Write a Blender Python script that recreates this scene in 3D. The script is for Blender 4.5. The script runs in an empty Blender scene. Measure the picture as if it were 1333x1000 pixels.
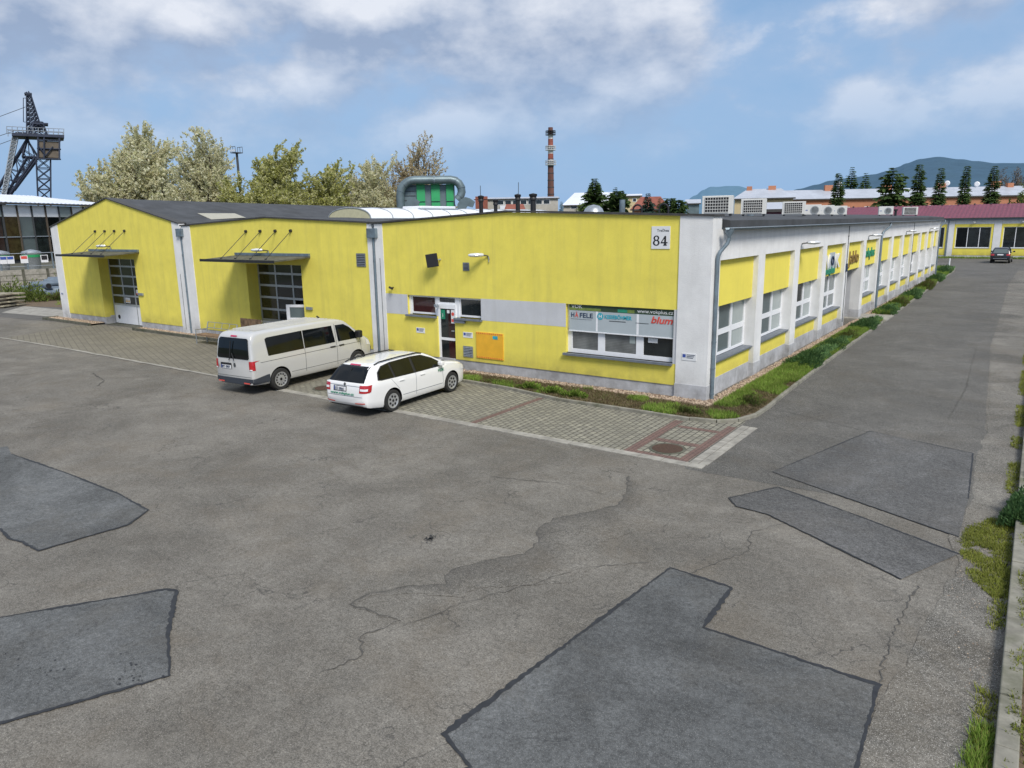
import bpy, bmesh, math, random
import mathutils.noise as mn
from mathutils import Vector, Matrix
from mathutils.bvhtree import BVHTree
random.seed(7)
R = math.radians
sc = bpy.context.scene
col = sc.collection

# ------------------------------------------------------------------ materials
def new_mat(name):
    m = bpy.data.materials.new(name); m.use_nodes = True
    nt = m.node_tree
    return m, nt, nt.nodes['Principled BSDF']
def N(nt, t, **k):
    n = nt.nodes.new(t)
    for a, b in k.items():
        if a.startswith('i_'): n.inputs[a[2:].replace('_', ' ')].default_value = b
        else: setattr(n, a, b)
    return n
def L(nt, a, b): nt.links.new(a, b)
def coords(nt, scale=(1, 1, 1), rot=(0, 0, 0), kind='Object'):
    t = N(nt, 'ShaderNodeTexCoord'); m = N(nt, 'ShaderNodeMapping')
    m.inputs['Scale'].default_value = scale; m.inputs['Rotation'].default_value = rot
    L(nt, t.outputs[kind], m.inputs['Vector']); return m.outputs['Vector']
def noise(nt, vec, scale, detail=4, rough=.6, dist=0):
    n = N(nt, 'ShaderNodeTexNoise'); n.inputs['Scale'].default_value = scale
    n.inputs['Detail'].default_value = detail; n.inputs['Roughness'].default_value = rough
    n.inputs['Distortion'].default_value = dist
    L(nt, vec, n.inputs['Vector']); return n.outputs['Fac']
def ramp(nt, fac, a, b, ca=(0, 0, 0, 1), cb=(1, 1, 1, 1)):
    r = N(nt, 'ShaderNodeValToRGB'); e = r.color_ramp.elements
    e[0].position = a; e[1].position = b; e[0].color = ca; e[1].color = cb
    L(nt, fac, r.inputs['Fac']); return r.outputs['Color']
def mixc(nt, fac, a, b, mode='MIX'):
    m = N(nt, 'ShaderNodeMix', data_type='RGBA', blend_type=mode)
    for s, v in ((0, fac), (6, a), (7, b)):
        if hasattr(v, 'links') or hasattr(v, 'is_output'): L(nt, v, m.inputs[s])
        else: m.inputs[s].default_value = v if s == 0 else (tuple(v) + (1,))[:4]
    return m.outputs[2]
def math_(nt, op, a, b=0.0):
    m = N(nt, 'ShaderNodeMath', operation=op)
    for i, v in enumerate((a, b)):
        if hasattr(v, 'is_output'): L(nt, v, m.inputs[i])
        else: m.inputs[i].default_value = v
    return m.outputs[0]
def bump(nt, bs, h, strength=.3, dist=.02):
    b = N(nt, 'ShaderNodeBump'); b.inputs['Strength'].default_value = strength; b.inputs['Distance'].default_value = dist
    L(nt, h, b.inputs['Height']); L(nt, b.outputs['Normal'], bs.inputs['Normal'])

def simple(name, c, rough=.6, metal=0, var=.25, scale=6, dirt=None, coat=0, spec=None, bmp=0):
    m, nt, bs = new_mat(name)
    v = coords(nt)
    f = noise(nt, v, scale, 5)
    a = tuple(x * (1 - var) for x in c); b = tuple(min(1, x * (1 + var)) for x in c)
    o = mixc(nt, ramp(nt, f, .3, .7), a, b)
    if dirt:
        o = mixc(nt, ramp(nt, noise(nt, v, scale * .35, 6, .7), .5, .75), o, dirt)
    L(nt, o, bs.inputs['Base Color'])
    bs.inputs['Roughness'].default_value = rough; bs.inputs['Metallic'].default_value = metal
    if coat: bs.inputs['Coat Weight'].default_value = coat; bs.inputs['Coat Roughness'].default_value = .05
    if spec is not None: bs.inputs['Specular IOR Level'].default_value = spec
    if bmp: bump(nt, bs, f, bmp, .02)
    return m
def plaster(name, c, dirt, streak=.5, big=.2):
    m, nt, bs = new_mat(name)
    v = coords(nt, (1, 1, 1)); vs = coords(nt, (1.6, 1.6, .12))
    o = mixc(nt, ramp(nt, noise(nt, v, 1.2, 6, .65), .3, .75), tuple(x * (1 - big * .6) for x in c), tuple(x * (1 + big * .3) for x in c))
    st = ramp(nt, noise(nt, vs, 1.6, 6, .7), .48, .78)
    fm = math_(nt, 'MULTIPLY', st, streak)
    o = mixc(nt, fm, o, dirt)
    # grime near the ground and below the coping
    t = N(nt, 'ShaderNodeTexCoord'); s = N(nt, 'ShaderNodeSeparateXYZ'); L(nt, t.outputs['Object'], s.inputs[0])
    low = N(nt, 'ShaderNodeMapRange'); L(nt, s.outputs['Z'], low.inputs['Value'])
    low.inputs['From Min'].default_value = 1.0; low.inputs['From Max'].default_value = .35
    g = math_(nt, 'MULTIPLY', low.outputs[0], math_(nt, 'MULTIPLY', ramp(nt, noise(nt, v, 1.1, 5, .7), .30, .65), .7))
    o = mixc(nt, g, o, tuple(x * .55 for x in dirt))
    fine = noise(nt, v, 45, 3)
    o = mixc(nt, .12, o, mixc(nt, fine, (0, 0, 0), (1, 1, 1)), 'OVERLAY')
    L(nt, o, bs.inputs['Base Color']); bs.inputs['Roughness'].default_value = .88
    bump(nt, bs, fine, .5, .015)
    return m
def asphalt(name, c, warm=(1, 1, 1), crack=1.0, stain=.5, speck=1.0, attr=None, grain=.85):
    m, nt, bs = new_mat(name)
    v = coords(nt)
    big = noise(nt, v, .28, 7, .68, .8); mid = noise(nt, v, 1.7, 7, .72, .5); fine = noise(nt, v, 42, 5, .75)
    fine2 = noise(nt, v, 85, 2, .6)
    o = mixc(nt, ramp(nt, big, .36, .62), tuple(x * (1 - stain * .6) for x in c), tuple(x * 1.2 for x in c))
    o = mixc(nt, math_(nt, 'MULTIPLY', ramp(nt, mid, .40, .66), .5), o, tuple(x * .6 * w for x, w in zip(c, warm)))
    # oily streaks along the turning circle
    vs = coords(nt, (.22, 1.1, 1), (0, 0, R(-18)))
    o = mixc(nt, math_(nt, 'MULTIPLY', ramp(nt, noise(nt, vs, 1.1, 7, .72, .8), .56, .74), .45 * stain), o, tuple(x * .45 for x in c))
    o = mixc(nt, grain, o, mixc(nt, ramp(nt, fine, .3, .7), (.12, .12, .12), (.88, .88, .88)), 'OVERLAY')
    o = mixc(nt, .7, o, mixc(nt, ramp(nt, noise(nt, v, 13, 5, .75), .3, .7), (.25, .25, .25), (.75, .75, .75)), 'OVERLAY')
    sp = ramp(nt, fine2, .60, .68)
    o = mixc(nt, math_(nt, 'MULTIPLY', sp, .6 * speck), o, (.52, .50, .46))
    sd = ramp(nt, noise(nt, v, 95, 2, .6), .68, .75)
    o = mixc(nt, math_(nt, 'MULTIPLY', sd, .5), o, (.03, .03, .03))
    o = mixc(nt, math_(nt, 'MULTIPLY', ramp(nt, noise(nt, v, .5, 6, .7, .5), .5, .66), .22), o, (c[0] * .95, c[1] * .80, c[2] * .62))
    # drips and round stains
    vd = N(nt, 'ShaderNodeTexVoronoi'); vd.inputs['Scale'].default_value = 1.1; L(nt, v, vd.inputs['Vector'])
    dr_ = math_(nt, 'MULTIPLY', ramp(nt, math_(nt, 'ADD', vd.outputs['Distance'], math_(nt, 'MULTIPLY', mid, .12)), .07, .16, (1, 1, 1, 1), (0, 0, 0, 1)), ramp(nt, noise(nt, v, .4, 2), .5, .62))
    o = mixc(nt, math_(nt, 'MULTIPLY', dr_, .5), o, (.045, .043, .04))
    # pale dust gathered in hollows
    o = mixc(nt, math_(nt, 'MULTIPLY', ramp(nt, noise(nt, v, .75, 7, .75, .3), .56, .70), .30), o, tuple(x * 1.75 for x in c))
    if crack:
        dn = N(nt, 'ShaderNodeTexNoise'); dn.inputs['Scale'].default_value = 1.6; dn.inputs['Detail'].default_value = 6
        L(nt, v, dn.inputs['Vector'])
        vv = N(nt, 'ShaderNodeMixRGB', blend_type='LINEAR_LIGHT'); vv.inputs[0].default_value = .55
        L(nt, v, vv.inputs[1]); L(nt, dn.outputs['Color'], vv.inputs[2])
        for sc_, th, mk in ((.75, .012, .52), (2.6, .018, .58)):
            vo = N(nt, 'ShaderNodeTexVoronoi', feature='DISTANCE_TO_EDGE'); vo.inputs['Scale'].default_value = sc_
            L(nt, vv.outputs[0], vo.inputs['Vector'])
            ck = ramp(nt, vo.outputs['Distance'], 0, th, (1, 1, 1, 1), (0, 0, 0, 1))
            mask = ramp(nt, noise(nt, v, .55 if sc_ < 1 else .8, 3), mk, mk + .08)
            f = math_(nt, 'MULTIPLY', math_(nt, 'MULTIPLY', ck, mask), .62 * crack)
            o = mixc(nt, f, o, (.028, .028, .03))
    if attr:
        a = N(nt, 'ShaderNodeAttribute', attribute_name=attr)
        o = mixc(nt, math_(nt, 'MULTIPLY', a.outputs['Fac'], .5), o, (.035, .035, .036))
    L(nt, o, bs.inputs['Base Color']); bs.inputs['Roughness'].default_value = .85
    bs.inputs['Specular IOR Level'].default_value = .3
    bump(nt, bs, fine, .55, .012)
    return m
def paver(name, c1, c2, mortar, w=.2, h=.1, rot=0, ms=.008):
    m, nt, bs = new_mat(name)
    v = coords(nt, (1, 1, 1), (0, 0, rot))
    b = N(nt, 'ShaderNodeTexBrick'); b.inputs['Color1'].default_value = c1 + (1,); b.inputs['Color2'].default_value = c2 + (1,)
    b.inputs['Mortar'].default_value = mortar + (1,); b.inputs['Scale'].default_value = 1
    b.inputs['Brick Width'].default_value = w; b.inputs['Row Height'].default_value = h
    b.inputs['Mortar Size'].default_value = ms; b.inputs['Mortar Smooth'].default_value = .3
    L(nt, v, b.inputs['Vector'])
    o = mixc(nt, math_(nt, 'MULTIPLY', ramp(nt, noise(nt, v, .7, 6, .7), .4, .7), .55), b.outputs['Color'], tuple(x * .5 for x in c1))
    o = mixc(nt, .5, o, mixc(nt, noise(nt, v, 40, 3), (.15, .15, .15), (.85, .85, .85)), 'OVERLAY')
    L(nt, o, bs.inputs['Base Color']); bs.inputs['Roughness'].default_value = .9
    bump(nt, bs, b.outputs['Fac'], -.4, .02)
    return m
def foliage(name, cols, trans=.25, dk=.45):
    m, nt, bs = new_mat(name)
    g = N(nt, 'ShaderNodeNewGeometry')
    r = N(nt, 'ShaderNodeValToRGB'); e = r.color_ramp.elements
    while len(e) < len(cols): e.new(.5)
    for i, c in enumerate(cols): e[i].position = i / (len(cols) - 1); e[i].color = c + (1,)
    L(nt, g.outputs['Random Per Island'], r.inputs['Fac'])
    v = coords(nt)
    o = mixc(nt, ramp(nt, noise(nt, v, .9, 3), .35, .65), r.outputs['Color'], tuple(x * dk for x in cols[0]), 'MIX')
    o2 = mixc(nt, .5, r.outputs['Color'], o)
    L(nt, o2, bs.inputs['Base Color']); bs.inputs['Roughness'].default_value = .75
    bs.inputs['Specular IOR Level'].default_value = .15
    tr = N(nt, 'ShaderNodeBsdfTranslucent'); L(nt, o2, tr.inputs['Color'])
    mx = N(nt, 'ShaderNodeMixShader'); mx.inputs[0].default_value = trans
    L(nt, bs.outputs[0], mx.inputs[1]); L(nt, tr.outputs[0], mx.inputs[2])
    L(nt, mx.outputs[0], nt.nodes['Material Output'].inputs['Surface'])
    return m
def glass(name, c, rough=.06, stripes=0):
    m, nt, bs = new_mat(name)
    v = coords(nt)
    o = mixc(nt, ramp(nt, noise(nt, v, 1.3, 3), .35, .65), tuple(x * .5 for x in c), c)
    if stripes:
        w = N(nt, 'ShaderNodeTexWave', bands_direction='Z'); w.inputs['Scale'].default_value = stripes
        w.inputs['Distortion'].default_value = .6
        L(nt, v, w.inputs['Vector'])
        o = mixc(nt, math_(nt, 'MULTIPLY', w.outputs['Fac'], .5), o, tuple(x * .35 for x in c))
    L(nt, o, bs.inputs['Base Color']); bs.inputs['Roughness'].default_value = rough
    bs.inputs['Specular IOR Level'].default_value = .6
    return m

M = {}
M['yellow'] = plaster('yellow plaster', (.83, .715, .12), (.50, .44, .12), .42)
M['yellow_side'] = plaster('yellow side plaster', (.82, .70, .11), (.5, .42, .11), .2, .1)
M['white'] = plaster('white plaster', (.77, .77, .77), (.45, .44, .42), .28)
M['stripe'] = plaster('grey white band', (.56, .57, .60), (.40, .40, .40), .3)
M['plinth'] = plaster('plinth', (.56, .57, .60), (.28, .27, .26), .35)
M['roof'] = simple('bitumen roof', (.058, .062, .068), .85, 0, .3, 1.2, (.035, .035, .035), bmp=.2)
M['coping'] = simple('coping', (.05, .048, .045), .6)
M['zinc'] = simple('painted zinc', (.17, .22, .26), .45, .3, .2, 4, (.1, .12, .13))
M['sill'] = simple('grey sill', (.17, .19, .22), .5, .2, .15)
M['frame'] = simple('white frame', (.78, .79, .82), .4, 0, .04)
M['greyframe'] = simple('aluminium frame', (.42, .44, .45), .4, .4, .1)
M['glass'] = glass('dark glass', (.022, .028, .03))
M['glass_red'] = glass('glass with red interior', (.05, .016, .016))
M['blind'] = glass('glass with blind', (.20, .21, .21), .12, 6)
M['curtain'] = simple('glass with curtain', (.33, .375, .37), .12, 0, .05, .8)
M['curtain_dark'] = simple('glass with drawn shade', (.115, .145, .15), .1, 0, .12, .7)
M['olive'] = glass('olive glass', (.055, .05, .02), .1)
M['black'] = simple('black plastic', (.014, .014, .016), .5, 0, .2)
M['darkgrey'] = simple('dark grey', (.05, .055, .06), .6, 0, .2)
M['conc'] = simple('concrete', (.30, .285, .25), .9, 0, .25, 5, (.13, .13, .09), bmp=.3)
M['conc_light'] = simple('light concrete', (.31, .295, .26), .9, 0, .3, 3, (.2, .19, .17), bmp=.3)
M['conc_mossy'] = simple('weathered kerb concrete', (.22, .21, .175), .95, 0, .35, 3, (.10, .105, .06), bmp=.4)
M['conc_dark'] = simple('mossy concrete', (.10, .098, .075), .95, 0, .4, 4, (.05, .06, .03), bmp=.3)
M['asphalt'] = asphalt('asphalt', (.165, .154, .134), (1, .95, .9), attr='worn')
M['asphalt_road'] = asphalt('road asphalt', (.112, .108, .099), crack=.3, stain=.4)
M['patch'] = asphalt('patch asphalt', (.12, .125, .126), crack=.8, stain=.9, grain=.6, speck=.7)
M['patch_light'] = asphalt('older patch asphalt', (.109, .109, .108), crack=.3, stain=.6, speck=.6)
M['gutterstrip'] = asphalt('rough edge asphalt', (.165, .155, .135), crack=.8, stain=1.0, speck=2.0)
M['crackfill'] = simple('dusty crack', (.085, .08, .072), .9, 0, .3, 8)
M['seal'] = simple('bitumen seal', (.024, .026, .03), .65, 0, .3, 8)
M['paver'] = paver('grey pavers', (.30, .285, .225), (.205, .195, .16), (.055, .052, .04), .24, .17, R(90), .018)
M['hexpaver'] = paver('old pavers', (.225, .205, .16), (.18, .165, .132), (.10, .092, .07), .3, .26, R(20), .016)
M['redpaver'] = paver('red pavers', (.20, .12, .10), (.16, .105, .09), (.05, .04, .035), .2, .1, R(90))
M['cobble'] = paver('small cobbles', (.36, .33, .28), (.26, .24, .2), (.09, .09, .07), .12, .1, R(80), .014)
M['cast'] = simple('rusty cast iron', (.085, .05, .035), .8, .3, .4, 30, bmp=.8)
M['steel'] = simple('galvanised steel', (.42, .45, .48), .38, .7, .2, 8)
M['pipe'] = simple('grey blue pipe', (.15, .19, .235), .4, .3, .2, 2)
M['orange'] = simple('orange panel', (.80, .43, .03), .6, 0, .08, 3)
M['soil'] = simple('soil with dry leaves', (.13, .095, .06), 1, 0, .45, 12, (.22, .16, .10), bmp=.5)
M['stones'] = simple('tan pebbles', (.17, .13, .095), .9, 0, .5, 7)
M['grassland'] = simple('grassland', (.085, .10, .04), 1, 0, .4, .05)
M['grass'] = foliage('grass blades', [(.12, .20, .03), (.20, .34, .05), (.29, .42, .08), (.32, .30, .11)])
M['drygrass'] = foliage('dry grass', [(.13, .09, .055), (.2, .145, .08), (.13, .15, .05), (.24, .2, .12)])
M['moss'] = foliage('moss', [(.16, .20, .03), (.26, .29, .05), (.20, .22, .05), (.32, .31, .09)])
M['shrub'] = foliage('juniper', [(.065, .14, .055), (.11, .21, .08), (.16, .28, .10), (.21, .33, .13)])
M['heath'] = foliage('reddish ground shrub', [(.13, .12, .05), (.17, .15, .06), (.14, .23, .05), (.22, .30, .07)])
M['conifer'] = foliage('conifer', [(.04, .075, .025), (.07, .12, .038), (.10, .165, .05), (.14, .20, .065)], .3, .7)
M['bluespruce'] = foliage('blue conifer', [(.02, .045, .035), (.035, .07, .055), (.05, .09, .07), (.06, .1, .08)], .12)
M['blossom'] = foliage('cream blossom', [(.44, .41, .25), (.70, .67, .45), (.86, .84, .64), (.52, .55, .26), (.92, .90, .76)], .5, 1.2)
M['leafblossom'] = foliage('fresh leaves and blossom', [(.27, .28, .07), (.46, .47, .14), (.62, .61, .27), (.76, .73, .48), (.36, .39, .12)], .5, 1.1)
M['budding'] = foliage('budding twigs', [(.36, .28, .17), (.54, .44, .29), (.46, .43, .22), (.68, .60, .42)], .4, 1.0)
M['spring'] = foliage('spring leaves', [(.11, .16, .03), (.17, .22, .05), (.22, .28, .07), (.13, .18, .05)], .3)
M['bare'] = foliage('bare twigs', [(.14, .115, .09), (.2, .165, .13), (.26, .21, .16)], .2)
M['bark'] = simple('bark', (.085, .068, .052), .95, 0, .3, 8)
M['magenta'] = simple('crimson sheet roof', (.17, .035, .06), .5, 0, .15, 1)
M['brickwall'] = simple('salmon render', (.44, .19, .11), .9, 0, .12, .4)
M['metalroof'] = simple('pale metal roof', (.44, .47, .53), .5, .1, .12, .4, (.3, .32, .36))
M['whiteroof'] = simple('white sheet roof', (.66, .69, .76), .5, 0, .06, .3)
M['cream'] = simple('cream render', (.55, .45, .27), .9, 0, .1, .4)
M['greybuilding'] = simple('pale grey render', (.40, .38, .34), .9, 0, .2, .4, (.25, .22, .18))
M['redtile'] = simple('red tiles', (.24, .075, .05), .8, 0, .2, 1)
M['chimbrick'] = simple('chimney brick', (.13, .06, .05), .9, 0, .3, .5, (.09, .05, .045))
M['chimwhite'] = simple('chimney white band', (.6, .6, .6), .8, 0, .1)
M['iron'] = simple('dark blue iron', (.035, .045, .075), .6, .3, .3, 1)
M['cabin'] = simple('weathered cabin', (.12, .10, .08), .9, 0, .3, 1)
M['green'] = simple('green panel', (.03, .33, .12), .5, 0, .08, 1)
M['silo'] = simple('filter duct', (.15, .20, .22), .45, .4, .2, 1)
M['barrel'] = simple('white polycarbonate', (.78, .80, .84), .35, 0, .05, .6)
M['barrelend'] = simple('yellowed polycarbonate', (.55, .52, .34), .5, 0, .1)
M['acbody'] = simple('white enamel', (.66, .66, .64), .4, 0, .06, 3)
M['carwhite'] = simple('white car paint', (.80, .80, .80), .25, 0, .01, 2, coat=.8)
M['vanpaint'] = simple('pale silver van paint', (.56, .56, .555), .3, .15, .02, 2, coat=.8)
M['carblack'] = simple('black car paint', (.012, .014, .022), .2, .1, .1, 2, coat=1)
M['carglass'] = glass('tinted car glass', (.006, .008, .009), .05); M['carglass'].node_tree.nodes['Principled BSDF'].inputs['Specular IOR Level'].default_value = .35
M['tyre'] = simple('tyre rubber', (.018, .018, .018), .85, 0, .2, 20)
M['rim'] = simple('silver rim', (.50, .51, .53), .35, .6, .1)
M['tail'] = simple('red lamp lens', (.42, .015, .02), .15, 0, .2, 12, coat=.8)
M['lens'] = simple('clear lens', (.75, .75, .78), .15, 0, .1)
M['blue'] = simple('blue print', (.04, .08, .32), .5)
M['logogreen'] = simple('green lettering', (.02, .24, .14), .5)
M['limegreen'] = simple('lime stripe', (.16, .22, .05), .5)
M['darkgreen'] = simple('dark green stripe', (.03, .06, .03), .5)
M['cyan'] = simple('cyan lettering', (.03, .36, .46), .5)
M['redprint'] = simple('red print', (.62, .08, .06), .5)
M['navy'] = simple('navy lettering', (.02, .04, .09), .5)
M['bannerfab'] = simple('banner fabric', (.40, .45, .48), .6, 0, .06, 1)
M['gold'] = simple('brown gold letters', (.22, .14, .04), .5)
M['wood'] = simple('weathered wood', (.20, .13, .08), .9, 0, .5, 5)
M['palewood'] = simple('grey timber', (.30, .27, .20), .9, 0, .4, 3)
M['lampglass'] = simple('lamp glass', (.72, .74, .76), .15, .3, .1)
M['skylight'] = simple('beige rooflight', (.42, .40, .32), .5, 0, .1)
M['stopred'] = simple('ruby', (.45, .02, .08), .3)
M['greenprint'] = simple('green notice', (.01, .22, .12), .5)
M['plate'] = simple('licence plate', (.72, .73, .75), .4, 0, .03)
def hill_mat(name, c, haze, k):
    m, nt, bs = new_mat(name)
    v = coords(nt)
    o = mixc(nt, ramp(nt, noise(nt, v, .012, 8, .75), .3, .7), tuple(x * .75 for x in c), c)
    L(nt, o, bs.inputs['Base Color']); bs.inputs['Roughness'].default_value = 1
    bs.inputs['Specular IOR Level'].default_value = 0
    haze_glow = mixc(nt, ramp(nt, noise(nt, v, .02, 10, .8), .35, .65), tuple(x * .82 for x in haze), tuple(x * 1.12 for x in haze))
    L(nt, haze_glow, bs.inputs['Emission Color']); bs.inputs['Emission Strength'].default_value = k  # bluish emission on the surface stands in for the air haze
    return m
M['hill'] = hill_mat('forested hill with haze glow', (.035, .055, .06), (.075, .15, .27), .70)
M['hillfar'] = hill_mat('far hills with haze glow', (.05, .08, .09), (.14, .27, .44), .75)

# ------------------------------------------------------------------ mesh builder
class MB:
    def __init__(s): s.v = []; s.f = []
    def add(s, vs, fs):
        o = len(s.v); s.v += [tuple(v) for v in vs]; s.f += [tuple(i + o for i in f) for f in fs]; return s
    def box(s, x0, x1, y0, y1, z0, z1):
        return s.add([(x0, y0, z0), (x1, y0, z0), (x1, y1, z0), (x0, y1, z0), (x0, y0, z1), (x1, y0, z1), (x1, y1, z1), (x0, y1, z1)],
                     [(0, 3, 2, 1), (4, 5, 6, 7), (0, 1, 5, 4), (1, 2, 6, 5), (2, 3, 7, 6), (3, 0, 4, 7)])
    def poly(s, pts): return s.add(pts, [tuple(range(len(pts)))])
    def prism(s, pts, axis, a, b):
        def P(p, t):
            if axis == 'y': return (p[0], t, p[1])
            if axis == 'x': return (t, p[0], p[1])
            return (p[0], p[1], t)
        n = len(pts)
        return s.add([P(p, a) for p in pts] + [P(p, b) for p in pts],
                     [tuple(range(n)), tuple(range(2 * n - 1, n - 1, -1))] + [(i, (i + 1) % n, n + (i + 1) % n, n + i) for i in range(n)])
    def tube(s, pts, r, n=8, cap=True):
        pts = [Vector(p) for p in pts]; rs = r if isinstance(r, (list, tuple)) else [r] * len(pts)
        vs = []; fs = []
        prev = None
        for i, p in enumerate(pts):
            t = (pts[min(i + 1, len(pts) - 1)] - pts[max(i - 1, 0)]).normalized()
            if prev is None:
                a = Vector((0, 0, 1)) if abs(t.z) < .9 else Vector((1, 0, 0))
                u = t.cross(a).normalized()
            else:
                u = (prev - t * prev.dot(t)).normalized()
            prev = u; w = t.cross(u)
            for k in range(n):
                an = 2 * math.pi * k / n
                vs.append(p + (u * math.cos(an) + w * math.sin(an)) * rs[i])
        for i in range(len(pts) - 1):
            for k in range(n):
                fs.append((i * n + k, i * n + (k + 1) % n, (i + 1) * n + (k + 1) % n, (i + 1) * n + k))
        if cap: fs.append(tuple(range(n - 1, -1, -1))); fs.append(tuple(range((len(pts) - 1) * n, len(pts) * n)))
        return s.add(vs, fs)
    def lathe(s, prof, c, axis='z', n=24):
        vs = []; fs = []
        for r, h in prof:
            for k in range(n):
                a = 2 * math.pi * k / n; x, y = r * math.cos(a), r * math.sin(a)
                p = {'z': (x, y, h), 'y': (x, h, y), 'x': (h, x, y)}[axis]
                vs.append((c[0] + p[0], c[1] + p[1], c[2] + p[2]))
        for i in range(len(prof) - 1):
            for k in range(n): fs.append((i * n + k, i * n + (k + 1) % n, (i + 1) * n + (k + 1) % n, (i + 1) * n + k))
        if prof[0][0] > 1e-4: fs.append(tuple(range(n)))
        if prof[-1][0] > 1e-4: fs.append(tuple(range((len(prof) - 1) * n, len(prof) * n)))
        return s.add(vs, fs)
    def build(s, name, mat, parent=None, smooth=False, bevel=0, world=True):
        me = bpy.data.meshes.new(name)
        off = Vector((0, 0, 0))
        if parent is not None and world:
            p = parent
            while p is not None: off += p.location; p = p.parent
        me.from_pydata([tuple(Vector(v) - off) for v in s.v], [], s.f); me.materials.append(mat if not isinstance(mat, str) else M[mat])
        bm = bmesh.new(); bm.from_mesh(me); bmesh.ops.recalc_face_normals(bm, faces=bm.faces); bm.to_mesh(me); bm.free()
        if smooth:
            me.polygons.foreach_set('use_smooth', [True] * len(me.polygons))
            try: me.set_sharp_from_angle(angle=R(40))
            except Exception: pass
        o = bpy.data.objects.new(name, me); col.objects.link(o)
        if parent is not None: o.parent = parent
        if bevel:
            b = o.modifiers.new('bevel', 'BEVEL'); b.width = bevel; b.segments = 2; b.limit_method = 'ANGLE'
        return o
def tag(o, label=None, cat=None, group=None, kind=None):
    for k, v in (('label', label), ('category', cat), ('group', group), ('kind', kind)):
        if v: o[k] = v
    return o
def empty(name, loc, label, cat, group=None):
    o = bpy.data.objects.new(name, None); col.objects.link(o); o.location = loc; o.empty_display_size = .3
    return tag(o, label, cat, group)
def struct(name, mb, mat, smooth=False): o = mb.build(name, mat, smooth=smooth); o['kind'] = 'structure'; return o
def one(name, mb, mat, label, cat, group=None, **k): return tag(mb.build(name, mat, **k), label, cat, group)
def copy_tree(o, parent=None):
    c = o.copy(); col.objects.link(c)
    if parent is not None: c.parent = parent
    for ch in [x for x in bpy.data.objects if x.parent == o]: copy_tree(ch, c)
    return c
def text(name, s, size, mat, origin, xdir, ydir, parent=None, thick=.004, bold=0, width=None, shear=0, align='LEFT'):
    cu = bpy.data.curves.new(name, 'FONT'); cu.body = s; cu.size = size; cu.extrude = thick / 2; cu.offset = bold; cu.shear = shear
    cu.resolution_u = 3; cu.align_x = align
    ob = bpy.data.objects.new(name + '_c', cu); col.objects.link(ob)
    bpy.context.view_layer.update()
    me = bpy.data.meshes.new_from_object(ob.evaluated_get(bpy.context.evaluated_depsgraph_get()))
    bpy.data.objects.remove(ob)
    xs = [v.co.x for v in me.vertices]
    kx = width / (max(xs) - min(xs)) if width else 1
    X = Vector(xdir).normalized(); Y = Vector(ydir).normalized(); Z = X.cross(Y)
    off = Vector((0, 0, 0))
    p = parent
    while p is not None: off += p.location; p = p.parent
    for v in me.vertices:
        c = v.co.copy(); v.co = Vector(origin) + X * c.x * kx + Y * c.y + Z * c.z - off
    me.materials.clear(); me.materials.append(M[mat])
    o = bpy.data.objects.new(name, me); col.objects.link(o)
    if parent is not None: o.parent = parent
    return o

# ------------------------------------------------------------------ camera
pitch, roll, yaw, F = 0.215853724, -0.0161856696, -0.621989975, 948.347
fw = Vector((math.sin(yaw) * math.cos(pitch), math.cos(yaw) * math.cos(pitch), -math.sin(pitch)))
r = Vector((math.cos(yaw), -math.sin(yaw), 0)); u = r.cross(fw)
r2 = r * math.cos(roll) + u * math.sin(roll); u2 = -r * math.sin(roll) + u * math.cos(roll)
cam = bpy.data.cameras.new('camera'); co = bpy.data.objects.new('camera', cam); col.objects.link(co)
CAM = Vector((7.83506, -21.15202, 5.45))
co.matrix_world = Matrix(((r2.x, u2.x, -fw.x, CAM.x), (r2.y, u2.y, -fw.y, CAM.y), (r2.z, u2.z, -fw.z, CAM.z), (0, 0, 0, 1)))
cam.sensor_width = 36; cam.lens = F * 36 / 1333; cam.clip_end = 20000; cam.clip_start = .05
sc.camera = co
def polar(az, D, z=0):
    return Vector((CAM.x + D * math.sin(R(az)), CAM.y + D * math.cos(R(az)), z))
def elz(el, D): return CAM.z + D * math.tan(R(el))

# ------------------------------------------------------------------ world and sun
SUN_EL, SUN_AZ = 46, 124      # azimuth clockwise from +Y
w = bpy.data.worlds.new('World'); sc.world = w; w.use_nodes = True
nt = w.node_tree; bg = nt.nodes['Background']
sky = N(nt, 'ShaderNodeTexSky', sky_type='NISHITA'); sky.sun_disc = False
sky.sun_elevation = R(SUN_EL); sky.sun_rotation = R(SUN_AZ); sky.air_density = 1.2; sky.dust_density = 1.5; sky.ozone_density = 2.0
tc = N(nt, 'ShaderNodeTexCoord'); sp = N(nt, 'ShaderNodeSeparateXYZ'); L(nt, tc.outputs['Generated'], sp.inputs[0])
def skyvec(dz):
    m = N(nt, 'ShaderNodeMapping'); L(nt, tc.outputs['Generated'], m.inputs['Vector'])
    m.inputs['Location'].default_value = (4.6, 2.2, 1.0 + dz); m.inputs['Scale'].default_value = (1, 1, 1.7); return m.outputs['Vector']
v0, v1 = skyvec(0), skyvec(.075)
def cl(v): return math_(nt, 'ADD', math_(nt, 'MULTIPLY', noise(nt, v, 4.4, 11, .54, 0), .72), math_(nt, 'MULTIPLY', noise(nt, v, 1.7, 3, .5), .36))
c0, c1 = cl(v0), cl(v1)
bias = math_(nt, 'MULTIPLY', math_(nt, 'SUBTRACT', sp.outputs['Z'], .22), .30)
cd = math_(nt, 'ADD', c0, bias)
dens = ramp(nt, cd, .474, .556)
lit = math_(nt, 'ADD', math_(nt, 'MULTIPLY', math_(nt, 'SUBTRACT', c0, c1), 4.2), .44)
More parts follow.
